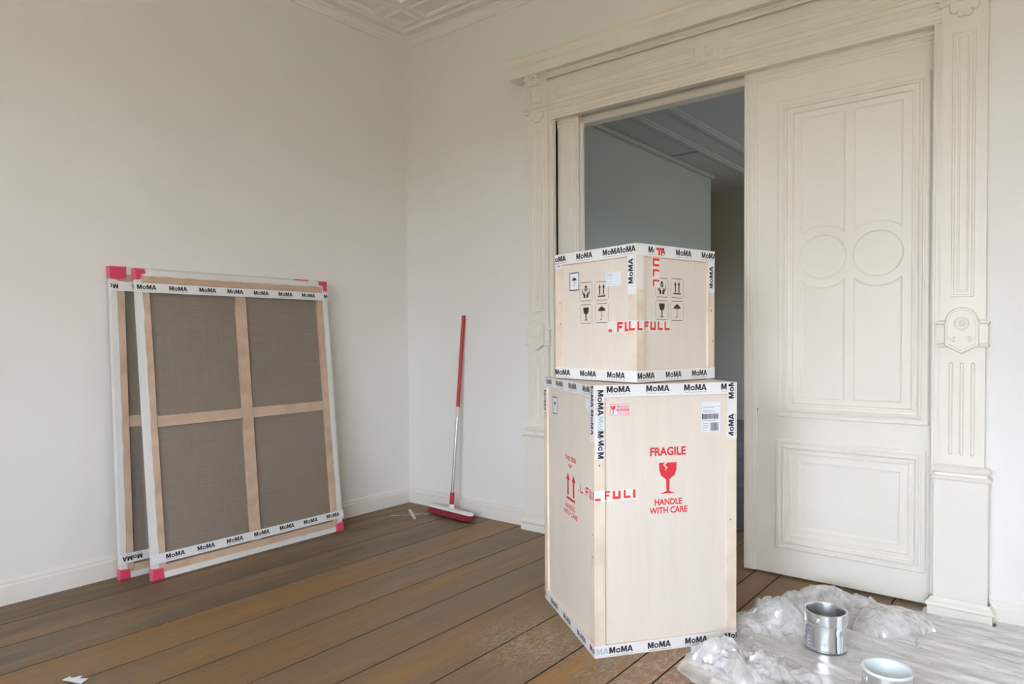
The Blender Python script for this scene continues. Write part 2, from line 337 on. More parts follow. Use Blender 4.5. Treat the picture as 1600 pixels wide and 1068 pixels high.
# ------------------------------------------------------------------ doorway trim
def pilaster(name, x0, x1, inner, label):
    t = thing(name, ((x0 + x1) / 2, 0, 0), label, 'pilaster', kind='structure'); c = (x0 + x1) / 2; B = .05
    s = -1 if inner > c else 1                                           # towards the outer side
    wrap(MB(), [(.088, 0), (.088, .045), (.094, .055), (.092, .066), (.082, .076), (.076, .09)], x0 - .022, x1 + .022, .072).build('base_moulding', TRIM, t)
    MB().box(x0 - .018, x1 + .018, -.072, 0, .03, .645).build('plinth', TRIM, t, bevel=.002)
    wrap(MB(), [(.05, .632), (.074, .636), (.080, .645), (.080, .652), (.066, .660), (.064, .668), (.074, .676), (.077, .686), (.070, .694), (.052, .705)], x0, x1, .05).build('plinth_cap', TRIM, t)
    fl = [(c + d - .008, c + d + .008) for d in (-.0425, 0, .0425)]
    def flute(a, b): r = (b - a) / 2; return disc(a + r, 1.177 - r, r, 8, 0, PI) + disc(a + r, .752 + r, r, 8, PI, 2 * PI)
    sh = MB(); hs = [flute(a, b) for a, b in fl]
    holes(sh, rect(x0, x1, .70, 2.80), hs, back(0), B)
    for h in hs: mould(sh, h, [(0, B), (.003, B - .006), (.0065, B - .009)], back(0), True)
    sh.strips([[(x, y, z) for x, y in ((x0, 0), (x0, -B), )] for z in (.70, 2.80)], False).strips([[(x, y, z) for x, y in ((x1, -B), (x1, 0))] for z in (.70, 2.80)], False)
    sh.build('shaft', TRIM, t, fix=False)
    mould(MB(), rect(c - .045, c + .045, 1.475, 2.675), [(0, B), (.003, B + .007), (.009, B + .007), (.014, B + .002), (.022, B + .002), (.025, B + .005), (.03, B + .004), (.032, B)], back(0)).build('shaft_panel', TRIM, t)
    # medallion: collar, shield, rosette and scrolls
    wrap(MB(), [(.05, 1.245), (.062, 1.248), (.066, 1.258), (.058, 1.264), (.060, 1.27), (.060, 1.345), (.058, 1.35), (.066, 1.355), (.066, 1.362), (.05, 1.372)], x0, x1, .05).build('collar', TRIM, t)
    me = MB(); out = [(c + .066, 1.256), (c + .066, 1.366)] + disc(c, 1.366, .062, 18, 0, PI) + [(c - .066, 1.366), (c - .066, 1.256), (c, 1.217)]
    mould(me, out, [(0, .04), (0, .074), (.004, .080), (.012, .080), (.014, .077)], back(0), True); md = me.build('medallion', TRIM, t)
    ro = MB(); mould(ro, disc(c, 1.353, .030), [(0, .077), (.003, .082), (.007, .082), (.010, .078)], back(0), True)
    for k in range(7):
        a = k * 2 * PI / 7; mould(ro, disc(c + .010 * math.cos(a), 1.353 + .010 * math.sin(a), .006, 10), [(0, .077), (.002, .082), (.004, .083)], back(0), True)
    ro.build('rosette', TRIM, md)
    for q in (-1, 1):
        pts = [(c + q * (.022 + .022 * k / 10 + .006 * math.sin(k * .9)), -.079, 1.283 + .012 * math.sin(k * .75 + .6)) for k in range(11)]
        MB().tube(pts, .003, 6, .002).build('scroll', TRIM, md)
    # neck: ring, shell ornament, upper block and console
    out = [(c - .058, 2.802)] + [p for k, (cx, cz, r) in enumerate(((c - .038, 2.775, .02), (c - .012, 2.752, .019), (c + .014, 2.752, .019), (c + .038, 2.775, .02))) for p in disc(cx, cz, r, 8, PI + (.0 if k < 2 else .5), 2 * PI - (.5 if k < 2 else 0.0))] + [(c + .058, 2.802)]
    mould(MB(), out, [(0, B), (.001, B + .010), (.004, B + .013)], back(0), True).build('shell_ornament', TRIM, t)
    wrap(MB(), [(.05, 2.795), (.060, 2.798), (.066, 2.806), (.066, 2.814), (.060, 2.818), (.070, 2.826), (.070, 2.836), (.055, 2.842)], x0, x1, .05).build('neck_ring', TRIM, t)
    MB().box(x0, x1, -.055, 0, 2.80, 3.04).build('upper_block', TRIM, t)
    mould(MB(), rect(c - .052, c + .052, 2.858, 2.965), [(0, .055), (.003, .060), (.008, .060), (.012, .055)], back(0)).build('upper_panel', TRIM, t)
    pf = [(0, 3.045), (.068, 3.045), (.072, 3.03), (.066, 3.012), (.056, 3.0), (.046, 2.986), (.030, 2.975), (.016, 2.978), (.0, 2.972)]
    con = MB().strips([[(x, -.05 - p, z) for p, z in pf] for x in (c - .048, c + .048)], True, True, True).build('console', TRIM, t)
    for q in (-1, 1):
        pts = [(c + q * .050, -.05 - (.034 + .022 * (1 - k / 18) * math.cos(k * .7)), 3.015 + .022 * (1 - k / 18) * math.sin(k * .7)) for k in range(18)]
        MB().tube(pts, .003, 6).build('volute', TRIM, con)
    mould(MB(), disc(c, 3.018, .024, 20), [(0, .115), (.004, .124), (.010, .126), (.012, .121), (.016, .124)], back(0), True).build('console_boss', TRIM, con)
    # casing strip on the opening side
    a, b = (x1, inner) if inner > c else (inner, x0)
    i0, i1 = (a, b)
    cs = MB().box(i0, i1, -.03, .02, 0, 2.80)
    e = (i1 - .010, i1) if inner > c else (i0, i0 + .010)
    cs.box(e[0], e[1], -.037, -.03, 0, 2.80); cs.build('casing', TRIM, t)
    return t
PLX = (1.235, 1.408); PRX = (3.632, 3.808)
pilaster('trim_1', *PLX, OPL, 'cream carved door pilaster beside the broom')
pilaster('trim_2', *PRX, OPR, 'cream carved door pilaster beside the closed door leaf')

t3 = thing('trim_3', (2.52, 0, OPZ), 'cream moulded cornice and frieze over the doorway', 'door cornice', kind='structure')
a, b = PLX[1], PRX[0]
def long(prof, x0=a, x1=b): return MB().strips([[(x, -p, z) for p, z in [(0, prof[0][1])] + prof + [(0, prof[-1][1])]] for x in (x0, x1)], True, True, True)
long([(.030, OPZ), (.036, OPZ + .002), (.036, 2.752), (.040, 2.756), (.040, 2.770), (.043, 2.774), (.043, 2.790), (.038, 2.795), (.045, 2.800), (.045, 2.806)]).build('lintel', TRIM, t3)
long([(.045, 2.806), (.052, 2.812), (.052, 2.822), (.046, 2.826), (.055, 2.832), (.055, 2.838), (.036, 2.846)]).build('architrave_moulding', TRIM, t3)
long([(.036, 2.846), (.032, 2.850), (.032, 3.02)]).build('frieze', TRIM, t3)
FP = [(0, .032), (.003, .040), (.008, .041), (.012, .036), (.018, .036), (.021, .040), (.026, .039), (.029, .032)]
for x0, x1 in ((1.442, 2.428), (2.588, 3.598)):
    mould(MB(), rect(x0, x1, 2.864, 2.952), FP, back(0)).build('frieze_panel', TRIM, t3)
MB().box(OPL, OPR, .084, .09, 2.713, 2.86).box(OPL, OPR, .084, .165, 2.705, 2.715).build('rear_header', TRIM, t3)
rb = MB().box(2.452, 2.564, -.037, -.03, 2.850, 2.972).build('rosette_block', TRIM, t3, bevel=.002)
mould(MB(), disc(2.508, 2.912, .038, 36), [(0, .036), (.004, .046), (.010, .047), (.014, .040), (.018, .040), (.021, .046), (.026, .048), (.030, .044)], back(0), True).build('rosette', TRIM, rb)
CP = [(.05, 3.004), (.058, 3.008), (.060, 3.016), (.054, 3.018), (.064, 3.026), (.068, 3.034), (.068, 3.038), (.122, 3.034), (.122, 3.028), (.130, 3.028), (.130, 3.092), (.134, 3.094), (.134, 3.102), (.138, 3.106), (.148, 3.118), (.151, 3.130), (.153, 3.136), (.160, 3.140), (.160, 3.156), (.05, 3.162), (0.0, 3.163)]
wrap(MB(), CP, PLX[0], PRX[1], .05).build('cornice', TRIM, t3)

# ------------------------------------------------------------------ sliding door leaves
DY = .028; DTH = .05
BEAD = [(0, 0), (0, .010), (.006, .014), (.018, .014), (.024, .009), (.028, .009), (.032, .016), (.040, .019), (.046, .016), (.050, .006), (.060, .005), (.066, .008), (.074, .007), (.078, -.004)]
def leaf(name, x0, x1, meet, label, full):
    t = thing(name, ((x0 + x1) / 2, DY, .012), label, 'door', kind='structure'); bk = back(DY)
    z0, z1 = .012, 2.80
    if not full: x1 -= .010
    if full:
        big = rect(2.877, 3.582, .868, 2.552); low = rect(2.868, 3.573, .158, .748); hs = [big, low]
    else: hs = []
    sl = MB(); holes(sl, rect(x0, x1, z0, z1), hs, bk, 0)
    sl.strips([[(x0, DY, z), (x0, DY + DTH, z), (x1, DY + DTH, z), (x1, DY, z)] for z in (z0, z1)], False)
    sl.add([(x0, DY, z0), (x0, DY + DTH, z0), (x1, DY + DTH, z0), (x1, DY, z0)], [(0, 1, 2, 3)]).add([(x0, DY, z1), (x0, DY + DTH, z1), (x1, DY + DTH, z1), (x1, DY, z1)], [(0, 1, 2, 3)])
    sl.build('slab', TRIM, t, fix=False)
    q = 1 if meet == x0 else -1
    # reeded moulding down the meeting stile and across the head
    pf = [(0, 0), (0, .012), (.010, .014), (.013, .009), (.016, .009), (.019, .014), (.030, .014), (.033, .008), (.037, .008), (.040, .012), (.052, .012), (.056, .006), (.066, .005), (.068, 0)]
    top = 2.675
    mb = MB().strips([[(meet + q * d, DY - h, z0) for d, h in pf], [(meet + q * d, DY - h, top + .068 - d) for d, h in pf], [(x1 if q > 0 else x0, DY - h, top + .068 - d) for d, h in pf]], False)
    mb.build('stile_moulding', TRIM, t, fix=False)
    if not full:
        ep = [(-.002, .001), (-.008, .004), (-.008, .015), (.010, .017), (.014, .022), (.014, .040), (.010, .046), (.0, .048)]
        MB().strips([[(meet + d, DY + y, z) for d, y in [(-.012, .001)] + ep + [(-.012, .048)]] for z in (z0, 2.70)], True, True, True).build('meeting_edge', TRIM, t)
        return t
    for nm, o in (('panel_moulding', big), ('panel_moulding', low)): mould(MB(), o, BEAD, bk).build(nm, TRIM, t)
    rec = [(0, -.004), (.004, -.008), (.010, -.010), (.014, -.010)]
    inner = offset_poly(ccw(big), .078); c1, c2, r = (3.0985, 1.712), (3.357, 1.711), .158
    def sub(cx, cz, up_):
        h0, h1 = cx - .108, cx + .108; an = math.acos(.108 / r)
        if up_: return [(h0, 2.445)] + disc(cx, cz, r, 16, PI - an, an) + [(h1, 2.445)]
        return [(h1, .972)] + disc(cx, cz, r, 16, -an, -PI + an) + [(h0, .972)]
    subs = [sub(*c1, True), sub(*c2, True), sub(*c1, False), sub(*c2, False), disc(*c1, .115, 40), disc(*c2, .115, 40)]
    pm = MB(); holes(pm, inner, subs, bk, -.004)
    for s_ in subs: mould(pm, s_, rec, bk, True)
    pm.build('upper_panel', TRIM, t, fix=False)
    li = offset_poly(ccw(low), .078); lp = MB(); mould(lp, li, [(0, -.004), (.036, -.004), (.040, -.008), (.052, -.010)], bk, True); lp.build('lower_panel', TRIM, t, fix=False)
    kh = MB(); mould(kh, disc(2.762, .902, .006, 12) , [(0, .0005), (.0055, .0006)], bk, True); mould(kh, rect(2.7595, 2.7645, .882, .902), [(0, .0005), (.002, .0006)], bk, True); kh.build('keyhole', DARK, t)
    return t
leaf('door_1', .53, 1.606, 1.606, 'cream sliding door leaf pushed back into the wall beside the small crate', False)
leaf('door_2', 2.695, 3.775, 2.695, 'cream panelled sliding door leaf with two round insets', True)

# ------------------------------------------------------------------ adjoining room
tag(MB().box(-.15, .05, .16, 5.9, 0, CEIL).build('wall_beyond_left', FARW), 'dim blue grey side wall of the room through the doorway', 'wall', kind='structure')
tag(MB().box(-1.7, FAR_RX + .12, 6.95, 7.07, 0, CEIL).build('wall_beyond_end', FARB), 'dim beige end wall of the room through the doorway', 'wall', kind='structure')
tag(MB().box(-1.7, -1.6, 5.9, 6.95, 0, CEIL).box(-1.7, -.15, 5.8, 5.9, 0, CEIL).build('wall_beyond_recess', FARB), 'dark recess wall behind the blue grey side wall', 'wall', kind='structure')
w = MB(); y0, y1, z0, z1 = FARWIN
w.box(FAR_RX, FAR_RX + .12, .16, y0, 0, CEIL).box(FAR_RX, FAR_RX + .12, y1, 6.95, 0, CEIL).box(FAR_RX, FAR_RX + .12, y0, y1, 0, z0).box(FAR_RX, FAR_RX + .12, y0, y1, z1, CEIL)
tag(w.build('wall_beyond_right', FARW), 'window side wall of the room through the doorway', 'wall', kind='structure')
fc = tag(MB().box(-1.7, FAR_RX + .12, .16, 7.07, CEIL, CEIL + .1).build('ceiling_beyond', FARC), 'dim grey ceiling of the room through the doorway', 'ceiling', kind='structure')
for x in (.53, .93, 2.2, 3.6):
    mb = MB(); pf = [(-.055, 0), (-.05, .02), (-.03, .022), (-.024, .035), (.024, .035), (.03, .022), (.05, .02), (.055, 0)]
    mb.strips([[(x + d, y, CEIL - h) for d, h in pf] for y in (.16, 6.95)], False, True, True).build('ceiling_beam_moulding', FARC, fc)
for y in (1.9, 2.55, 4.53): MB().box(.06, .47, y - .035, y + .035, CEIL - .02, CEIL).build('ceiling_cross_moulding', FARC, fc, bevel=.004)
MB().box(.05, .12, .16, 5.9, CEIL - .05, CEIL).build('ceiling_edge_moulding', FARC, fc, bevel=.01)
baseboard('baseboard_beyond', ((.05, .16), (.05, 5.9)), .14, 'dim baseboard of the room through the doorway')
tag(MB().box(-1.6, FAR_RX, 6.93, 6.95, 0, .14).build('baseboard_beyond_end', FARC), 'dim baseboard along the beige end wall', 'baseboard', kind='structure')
def sheet(nx, ny, fn, keep=None):
    mb = MB(); idx = {}
    for j in range(ny + 1):
        for i in range(nx + 1):
            p = fn(i / nx, j / ny); idx[i, j] = len(mb.v); mb.v.append(Vector(p))
    for j in range(ny):
        for i in range(nx):
            q = (idx[i, j], idx[i + 1, j], idx[i + 1, j + 1], idx[i, j + 1])
            if keep and not all(keep(mb.v[k]) for k in q): continue
            mb.f.append(q)
    used = sorted({k for f in mb.f for k in f}); rm = {k: n for n, k in enumerate(used)}
    mb.v = [mb.v[k] for k in used]; mb.f = [tuple(rm[k] for k in f) for f in mb.f]
    return mb
def far_film(u, v):
    x, y = .3 + 3.4 * u, .75 + 5.6 * v
    return (x, y, .006 + .03 * abs(noise.fractal(Vector((x * 1.4, y * 4, 3)), .8, 2.0, 4)))
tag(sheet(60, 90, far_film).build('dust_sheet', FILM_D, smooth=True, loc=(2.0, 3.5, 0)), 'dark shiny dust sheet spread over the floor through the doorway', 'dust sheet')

# ------------------------------------------------------------------ flat print
FONT_CACHE = {}
def glyphs(s, bold):
    k = (s, bold)
    if k not in FONT_CACHE:
        cu = bpy.data.curves.new('t', 'FONT'); cu.body = s; cu.size = 1; cu.offset = bold; cu.resolution_u = 3
        o = bpy.data.objects.new('t', cu); COL.objects.link(o); dg = bpy.context.evaluated_depsgraph_get(); dg.update()
        me = bpy.data.meshes.new_from_object(o.evaluated_get(dg))
        vs = [(v.co.x, v.co.y) for v in me.vertices]; fs = [tuple(p.vertices) for p in me.polygons]
        bpy.data.objects.remove(o); bpy.data.meshes.remove(me); bpy.data.curves.remove(cu)
        x0 = min(v[0] for v in vs); x1 = max(v[0] for v in vs); y0 = min(v[1] for v in vs); y1 = max(v[1] for v in vs)
        FONT_CACHE[k] = ([((x - x0) / (x1 - x0), (y - y0) / (y1 - y0)) for x, y in vs], fs)
    return FONT_CACHE[k]
class Art:
    """flat shapes in the (u, v) plane of a face"""
    def __init__(s): s.v = []; s.f = []; s.words = []
    def add(s, vs, fs): n = len(s.v); s.v += [tuple(v) for v in vs]; s.f += [tuple(i + n for i in f) for f in fs]; return s
    def poly(s, pts): return s.add(pts, [tuple(range(len(pts)))])
    def rect(s, u0, u1, v0, v1): return s.poly(rect(u0, u1, v0, v1))
    def line(s, p, q, w):
        p, q = Vector(p), Vector(q); d = (q - p).normalized() * w / 2; n = Vector((-d.y, d.x)); return s.poly([p - n, q - n, q + n, p + n])
    def frame(s, u0, u1, v0, v1, w): return s.rect(u0, u1, v0, v0 + w).rect(u0, u1, v1 - w, v1).rect(u0, u0 + w, v0 + w, v1 - w).rect(u1 - w, u1, v0 + w, v1 - w)
    def text(s, t, u, v, w, h, turn=0, bold=.02, clip=None):
        """w along the reading direction, h cap height; (u, v) is the lower-left corner of the turned block"""
        vs, fs = glyphs(t, bold); out = []
        for x, y in vs:
            x, y = x * w, y * h
            if turn == 90: x, y = h - y, x
            elif turn == 270: x, y = y, w - x
            elif turn == 180: x, y = w - x, h - y
            out.append((u + x, v + y))
        a = Art().add(out, fs)
        if clip: a.clip(*clip)
        return s.add(a.v, a.f)
    def moma(s, u, v, turn=0, clip=None, part='MoMA'):
        """one printed word with its small line; (u, v) is the lower-left corner of the turned word"""
        W, H, k = .104, .0255, .104 / 3.97; w = Art(); x0 = 0.0
        for ch, wd, gap in (('M', 1.0, .1), ('o', .78, .08), ('M', 1.0, .03), ('A', .98, 0)):
            P_ = []
            if ch == 'M': P_ = [rect(0, .24, 0, 1), rect(.76, 1, 0, 1), [(.04, 1), (.33, 1), (.60, .06), (.40, .06)], [(.40, .06), (.60, .06), (.96, 1), (.67, 1)]]
            elif ch == 'A': P_ = [[(0, 0), (.26, 0), (.63, 1), (.36, 1)], [(.74, 0), (1, 0), (.64, 1), (.37, 1)], rect(.22, .78, .19, .37)]
            else:
                o_, i_ = disc(.5, .5, .5, 20), disc(.5, .5, .235, 20); P_ = [[o_[q], o_[(q + 1) % 20], i_[(q + 1) % 20], i_[q]] for q in range(20)]
            for p in P_: w.poly([(x0 + x * wd, y * (.76 if ch == 'o' else 1)) for x, y in p])
            x0 += wd + gap
        w.v = [(x * k, y * H) for x, y in w.v]; w.text('The Museum of Modern Art', .002, -.0087, W * .98, .0042, 0, .0)
        T_ = {0: lambda x, y: (x, y), 180: lambda x, y: (W - x, H - y), 90: lambda x, y: (H - y, x), 270: lambda x, y: (y, W - x)}[turn]
        w.v = [(u + T_(x, y)[0], v + T_(x, y)[1]) for x, y in w.v]
        if clip: w.clip(*clip)
        s.words.append(w); return s
    def clip(s, u0, u1, v0, v1):
        bm = bmesh.new(); vs = [bm.verts.new((x, y, 0)) for x, y in s.v]
        for f in s.f:
            try: bm.faces.new([vs[i] for i in f])
            except ValueError: pass
        for co, no in (((u0, 0, 0), (-1, 0, 0)), ((u1, 0, 0), (1, 0, 0)), ((0, v0, 0), (0, -1, 0)), ((0, v1, 0), (0, 1, 0))):
            bmesh.ops.bisect_plane(bm, geom=bm.verts[:] + bm.edges[:] + bm.faces[:], plane_co=co, plane_no=no, clear_outer=True)
        bm.verts.index_update(); s.v = [(v.co.x, v.co.y) for v in bm.verts]; s.f = [tuple(v.index for v in f.verts) for f in bm.faces]; bm.free(); return s
    def build(s, name, material, parent, mp_, h, label=None):
        for w in s.words: w.build(name, material, parent, mp_, h)
        if not s.f: return None
        return tag(MB().add([mp_(u, v, h) for u, v in s.v], s.f).build(name, material, parent, fix=False), label)
def block(ch, u, v, w, h, turn=0, t=None):
    """blocky tape letters"""
    t = t or w * .30; a = Art()
    R_ = {'F': [(0, t, 0, h), (t, w, h - t, h), (t, w * .85, h * .38, h * .38 + t)], 'U': [(0, t, 0, h), (w - t, w, 0, h), (t, w - t, 0, t)], 'L': [(0, t, 0, h), (t, w, 0, t)], 'I': [(0, t, 0, h)]}[ch]
    for x0, x1, y0, y1 in R_:
        if turn == 270: a.rect(u + y0, u + y1, v + w - x1, v + w - x0)
        else: a.rect(u + x0, u + x1, v + y0, v + y1)
    return a
def plus(*arts):
    o = Art(); o.words = list(arts)
    return o
def slab(mp_, u0, u1, v0, v1, h0, h1):
    return MB().hexa([mp_(u0, v0, h0), mp_(u1, v0, h0), mp_(u1, v1, h0), mp_(u0, v1, h0), mp_(u0, v0, h1), mp_(u1, v0, h1), mp_(u1, v1, h1), mp_(u0, v1, h1)])
def g_umbrella(a, u, v, s):
    top = [(u - .42 * s + .84 * s * k / 12, v + .12 * s + .34 * s * math.sin(PI * k / 12) ** .7) for k in range(13)]
    sc_ = [(u + .42 * s - .84 * s * k / 12, v + .12 * s + .05 * s * abs(math.sin(PI * k / 4))) for k in range(1, 12)]
    a.poly(top + sc_); a.rect(u - .025 * s, u + .025 * s, v - .42 * s, v + .2 * s); a.rect(u - .03 * s, u + .03 * s, v + .44 * s, v + .54 * s)
    hk = [(u - .07 * s + .07 * s * math.cos(x), v - .42 * s + .07 * s * math.sin(x)) for x in [-PI * k / 6 for k in range(7)]]
    for p, q in zip(hk, hk[1:]): a.line(p, q, .05 * s)
def g_glass(a, u, v, s, crack=False):
    left = [(u - .30 * s, v + .48 * s), (u - .29 * s, v + .25 * s), (u - .23 * s, v + .08 * s), (u - .06 * s, v - .04 * s)]
    a.poly(left + [(u + .06 * s, v - .04 * s), (u + .23 * s, v + .08 * s), (u + .29 * s, v + .25 * s), (u + .30 * s, v + .48 * s)] + ([(u - .02 * s, v + .48 * s), (u - .10 * s, v + .40 * s), (u - .01 * s, v + .33 * s), (u - .09 * s, v + .22 * s), (u - .075 * s, v + .33 * s), (u - .16 * s, v + .40 * s), (u - .10 * s, v + .48 * s)] if crack else []))
    a.poly([(u - .06 * s, v - .03 * s), (u - .05 * s, v - .42 * s), (u + .05 * s, v - .42 * s), (u + .06 * s, v - .03 * s)])
    a.poly([(u - .27 * s, v - .48 * s), (u + .27 * s, v - .48 * s), (u + .05 * s, v - .41 * s), (u - .05 * s, v - .41 * s)])
def g_arrows(a, u, v, s):
    for q in (-.20, .20):
        x = u + q * s; a.rect(x - .06 * s, x + .06 * s, v - .28 * s, v + .28 * s); a.poly([(x - .13 * s, v + .24 * s), (x + .13 * s, v + .24 * s), (x, v + .5 * s)])
    a.rect(u - .40 * s, u + .40 * s, v - .43 * s, v - .33 * s)
def g_hands(a, u, v, s):
    a.poly([(u, v + .50 * s), (u - .15 * s, v + .34 * s), (u, v + .22 * s), (u + .15 * s, v + .34 * s)])
    a.poly([(u - .16 * s, v + .30 * s), (u - .02 * s, v + .19 * s), (u - .02 * s, v - .02 * s), (u - .14 * s, v + .10 * s)]); a.poly([(u + .16 * s, v + .30 * s), (u + .14 * s, v + .10 * s), (u + .02 * s, v - .02 * s), (u + .02 * s, v + .19 * s)])
    for q in (-1, 1):
        P_ = [(.36, .24), (.41, .24), (.42, -.10), (.26, -.30), (.26, -.46), (.05, -.46), (.05, -.26), (.20, -.02), (.26, .02), (.28, -.06), (.22, -.16), (.24, -.18), (.36, -.02)]
        L_ = [(u + q * x * s, v + y * s) for x, y in P_]; a.poly(L_ if q < 0 else L_[::-1])
def icon_box(a, u0, u1, v0, v1, w=.0022):
    g = .006
    a.rect(u0 + g, u1 - g, v0, v0 + w).rect(u0 + g, u1 - g, v1 - w, v1).rect(u0, u0 + w * .6, v0 + g, v1 - g).rect(u1 - w * .6, u1, v0 + g, v1 - g)

# ------------------------------------------------------------------ crates
T, REC = .018, .010
class Face:
    def __init__(s, o, d, n, w): s.o = Vector(o); s.d = Vector(d); s.n = Vector(n); s.w = w
    def __call__(s, u, z, h): q = s.o + s.d * u + s.n * h; return (q.x, q.y, z)
def crate(name, near, th, wr_, wl, z0, z1, label, vw, hw):
    a = Vector((math.cos(th), math.sin(th))); b = Vector((-a.y, a.x)); n0 = Vector(near); cen = n0 + a * wr_ / 2 + b * wl / 2
    t = thing(name, (cen.x, cen.y, z0), label, 'crate')
    R_ = Face(n0, a, -b, wr_); L_ = Face(n0 + b * wl, -b, -a, wl); O_ = Face(n0 + a * wr_ + b * wl, -a, b, wr_); X_ = Face(n0 + a * wr_, b, a, wl)
    for f, cut in ((R_, 0), (L_, T), (O_, 0), (X_, T)):
        slab(f, T, f.w - T, z0 + .012, z1 - .012, -REC - .009, -REC).build('panel', PLY, t)
        slab(f, cut, vw, z0 + hw, z1 - hw, -T, 0).build('batten', SPR_V, t, bevel=.0012)
        slab(f, f.w - vw, f.w - cut, z0 + hw, z1 - hw, -T, 0).build('batten', SPR_V, t, bevel=.0012)
        slab(f, cut, f.w - cut, z1 - hw, z1 - .006, -T, 0).build('batten', SPR_H, t, bevel=.0012)
        slab(f, cut, f.w - cut, z0, z0 + hw, -T, 0).build('batten', SPR_H, t, bevel=.0012)
    slab(R_, .002, wr_ - .002, z1 - .012, z1, -wl + .002, -.002).build('lid', PLY, t, bevel=.001)
    slab(R_, T, wr_ - T, z0 + .002, z0 + .012, -wl + T, -T).build('base_board', PLY, t)
    return t, R_, L_, O_, X_
def tape(parent, f, u0, u1, v0, v1, arts=(), h=0.0, lift=.0006, material=None, name='tape'):
    tp = slab(f, u0, u1, v0, v1, h + .0001, h + lift).build(name, material or TAPE, parent)
    for art, m_, nm in arts: art.build(nm, m_, tp, f, h + lift + .0003)
    return tp
def momas(starts, v, u0, u1, turn=0):
    a = Art()
    for s_ in starts: a.moma(s_, v, turn, (u0, u1, -9, 9) if (s_ < u0 or s_ + .106 > u1) else None)
    return (a, INK, 'lettering')
def screw(parent, f, u, v, h=0.0): 
    mb = MB(); mould(mb, disc(u, v, .0042, 12), [(0, h), (.001, h + .0008), (.002, h + .0004)], f, True); mb.build('screw', SCREW, parent, fix=False)

# --- tall crate
ZB = 1.109
BC, BR, BL, BO, BX = crate('shipping_crate', (2.612, -1.419), .92337, .644, .690, 0.0, ZB, 'tall pale plywood crate standing on the floor with red fragile stencil', .046, .050)
WL = .690; mo = momas
tape(BC, BR, 0, .644, 1.060, ZB, [mo([.054, .227, .398, .570], 1.0785, 0, .644)])
tape(BC, BL, 0, WL, 1.060, ZB, [mo([WL - .665, WL - .492, WL - .310, WL - .130], 1.0765, 0.0, WL - .045)])
tape(BC, BR, 0, .644, .003, .050, [mo([.062, .232, .402, .588], .0150, 0, .644), (Art().moma(-.045, .0150, 0, (0.003, .060, -9, 9)), INKF, 'faded_lettering')])
tape(BC, BL, 0, WL, .003, .050, [mo([WL - .77, WL - .585, WL - .400, WL - .208, WL - .055], .0150, 0, WL)])
for f in (BO, BX): tape(BC, f, 0, f.w, 1.060, ZB, [mo([.05, .223, .396, .569], 1.0785, 0, f.w)]); tape(BC, f, 0, f.w, .003, .050, [mo([.02, .193, .366, .539], .015, 0, f.w)])
# strips folded over the corner posts
v = Art().moma(.0145, 1.090 - .104, 270); v.moma(.0145, .820, 270, (.013, .05, .892, .93)); v.moma(.016, .788, 270, (.014, .05, .846, .886)); v.moma(.0145, .735, 270, (.013, .05, .812, .84))
g = Art().moma(.0145, .880, 270, (.013, .05, .926, .983))
tape(BC, BR, .002, .044, .808, ZB - .001, [(v, INK, 'lettering'), (g, INKF, 'faded_lettering')], .0006)
v = Art().moma(WL - .032, 1.018, 270, (WL - .045, WL - .002, 1.018, 1.106)); v.moma(WL - .032, .905, 270)
tape(BC, BL, WL - .043, WL - .002, .880, ZB - .001, [(v, INK, 'lettering')], .0006)
v = Art().moma(.6045, 1.040, 90, (.60, .643, 1.0, 1.107)); v.moma(.6045, .872, 90, (.60, .643, .882, 1.2))
tape(BC, BR, .599, .6435, .868, ZB - .001, [(v, INK, 'lettering')], .0006)
tape(BC, BL, .002, .043, .935, ZB - .001, [(Art().moma(.010, .940, 270), INK, 'lettering')], .0006)
# warning tape round the near corner
tp = tape(BC, BR, 0, .045, .637, .682, [(Art().rect(.002, .027, .642, .652), RED, 'lettering')], .0)
tape(BC, BR, .047, .192, .636, .681, [(plus(block('F', .048, .642, .024, .036), block('U', .083, .643, .035, .034), block('L', .131, .645, .030, .033), block('I', .172, .643, .038, .034)), RED, 'lettering')], -REC, material=CLEAR)
tape(BC, BL, WL - .045, WL, .637, .682, [(plus(block('U', WL - .080, .640, .050, .036, t=.009).clip(WL - .044, WL, 0, 2), Art().rect(WL - .015, WL - .003, .642, .678)), RED, 'lettering')], .0, material=CLEAR)
tape(BC, BL, WL - .222, WL - .047, .634, .681, [(plus(Art().rect(WL - .217, WL - .205, .632 + .004, .644), block('L', WL - .190, .636, .032, .034, t=.008), block('F', WL - .126, .638, .038, .037, t=.0085), block('U', WL - .080, .640, .050, .036, t=.009).clip(0, WL - .049, 0, 2)), RED, 'lettering')], -REC, material=CLEAR)
# fragile sticker
st = slab(BR, .073, .156, .985, 1.030, -REC, -REC + .0004).build('fragile_sticker', PAPER, BC)
a = Art().frame(.073, .156, .985, 1.030, .0016); g_glass(a, .0865, 1.0075, .034, True); a.rect(.101, .1535, 1.001, 1.011); a.text('FRAGILE', .103, 1.0145, .048, .0105, 0, .03)
a.text('HANDLE WITH CARE', .103, .9905, .048, .006, 0, .01); a.build('red_print', RED, st, BR, -REC + .0008)
Art().text('FRAGILE', .105, 1.0030, .044, .006, 0, .02).build('white_print', PAPER, st, BR, -REC + .0012)
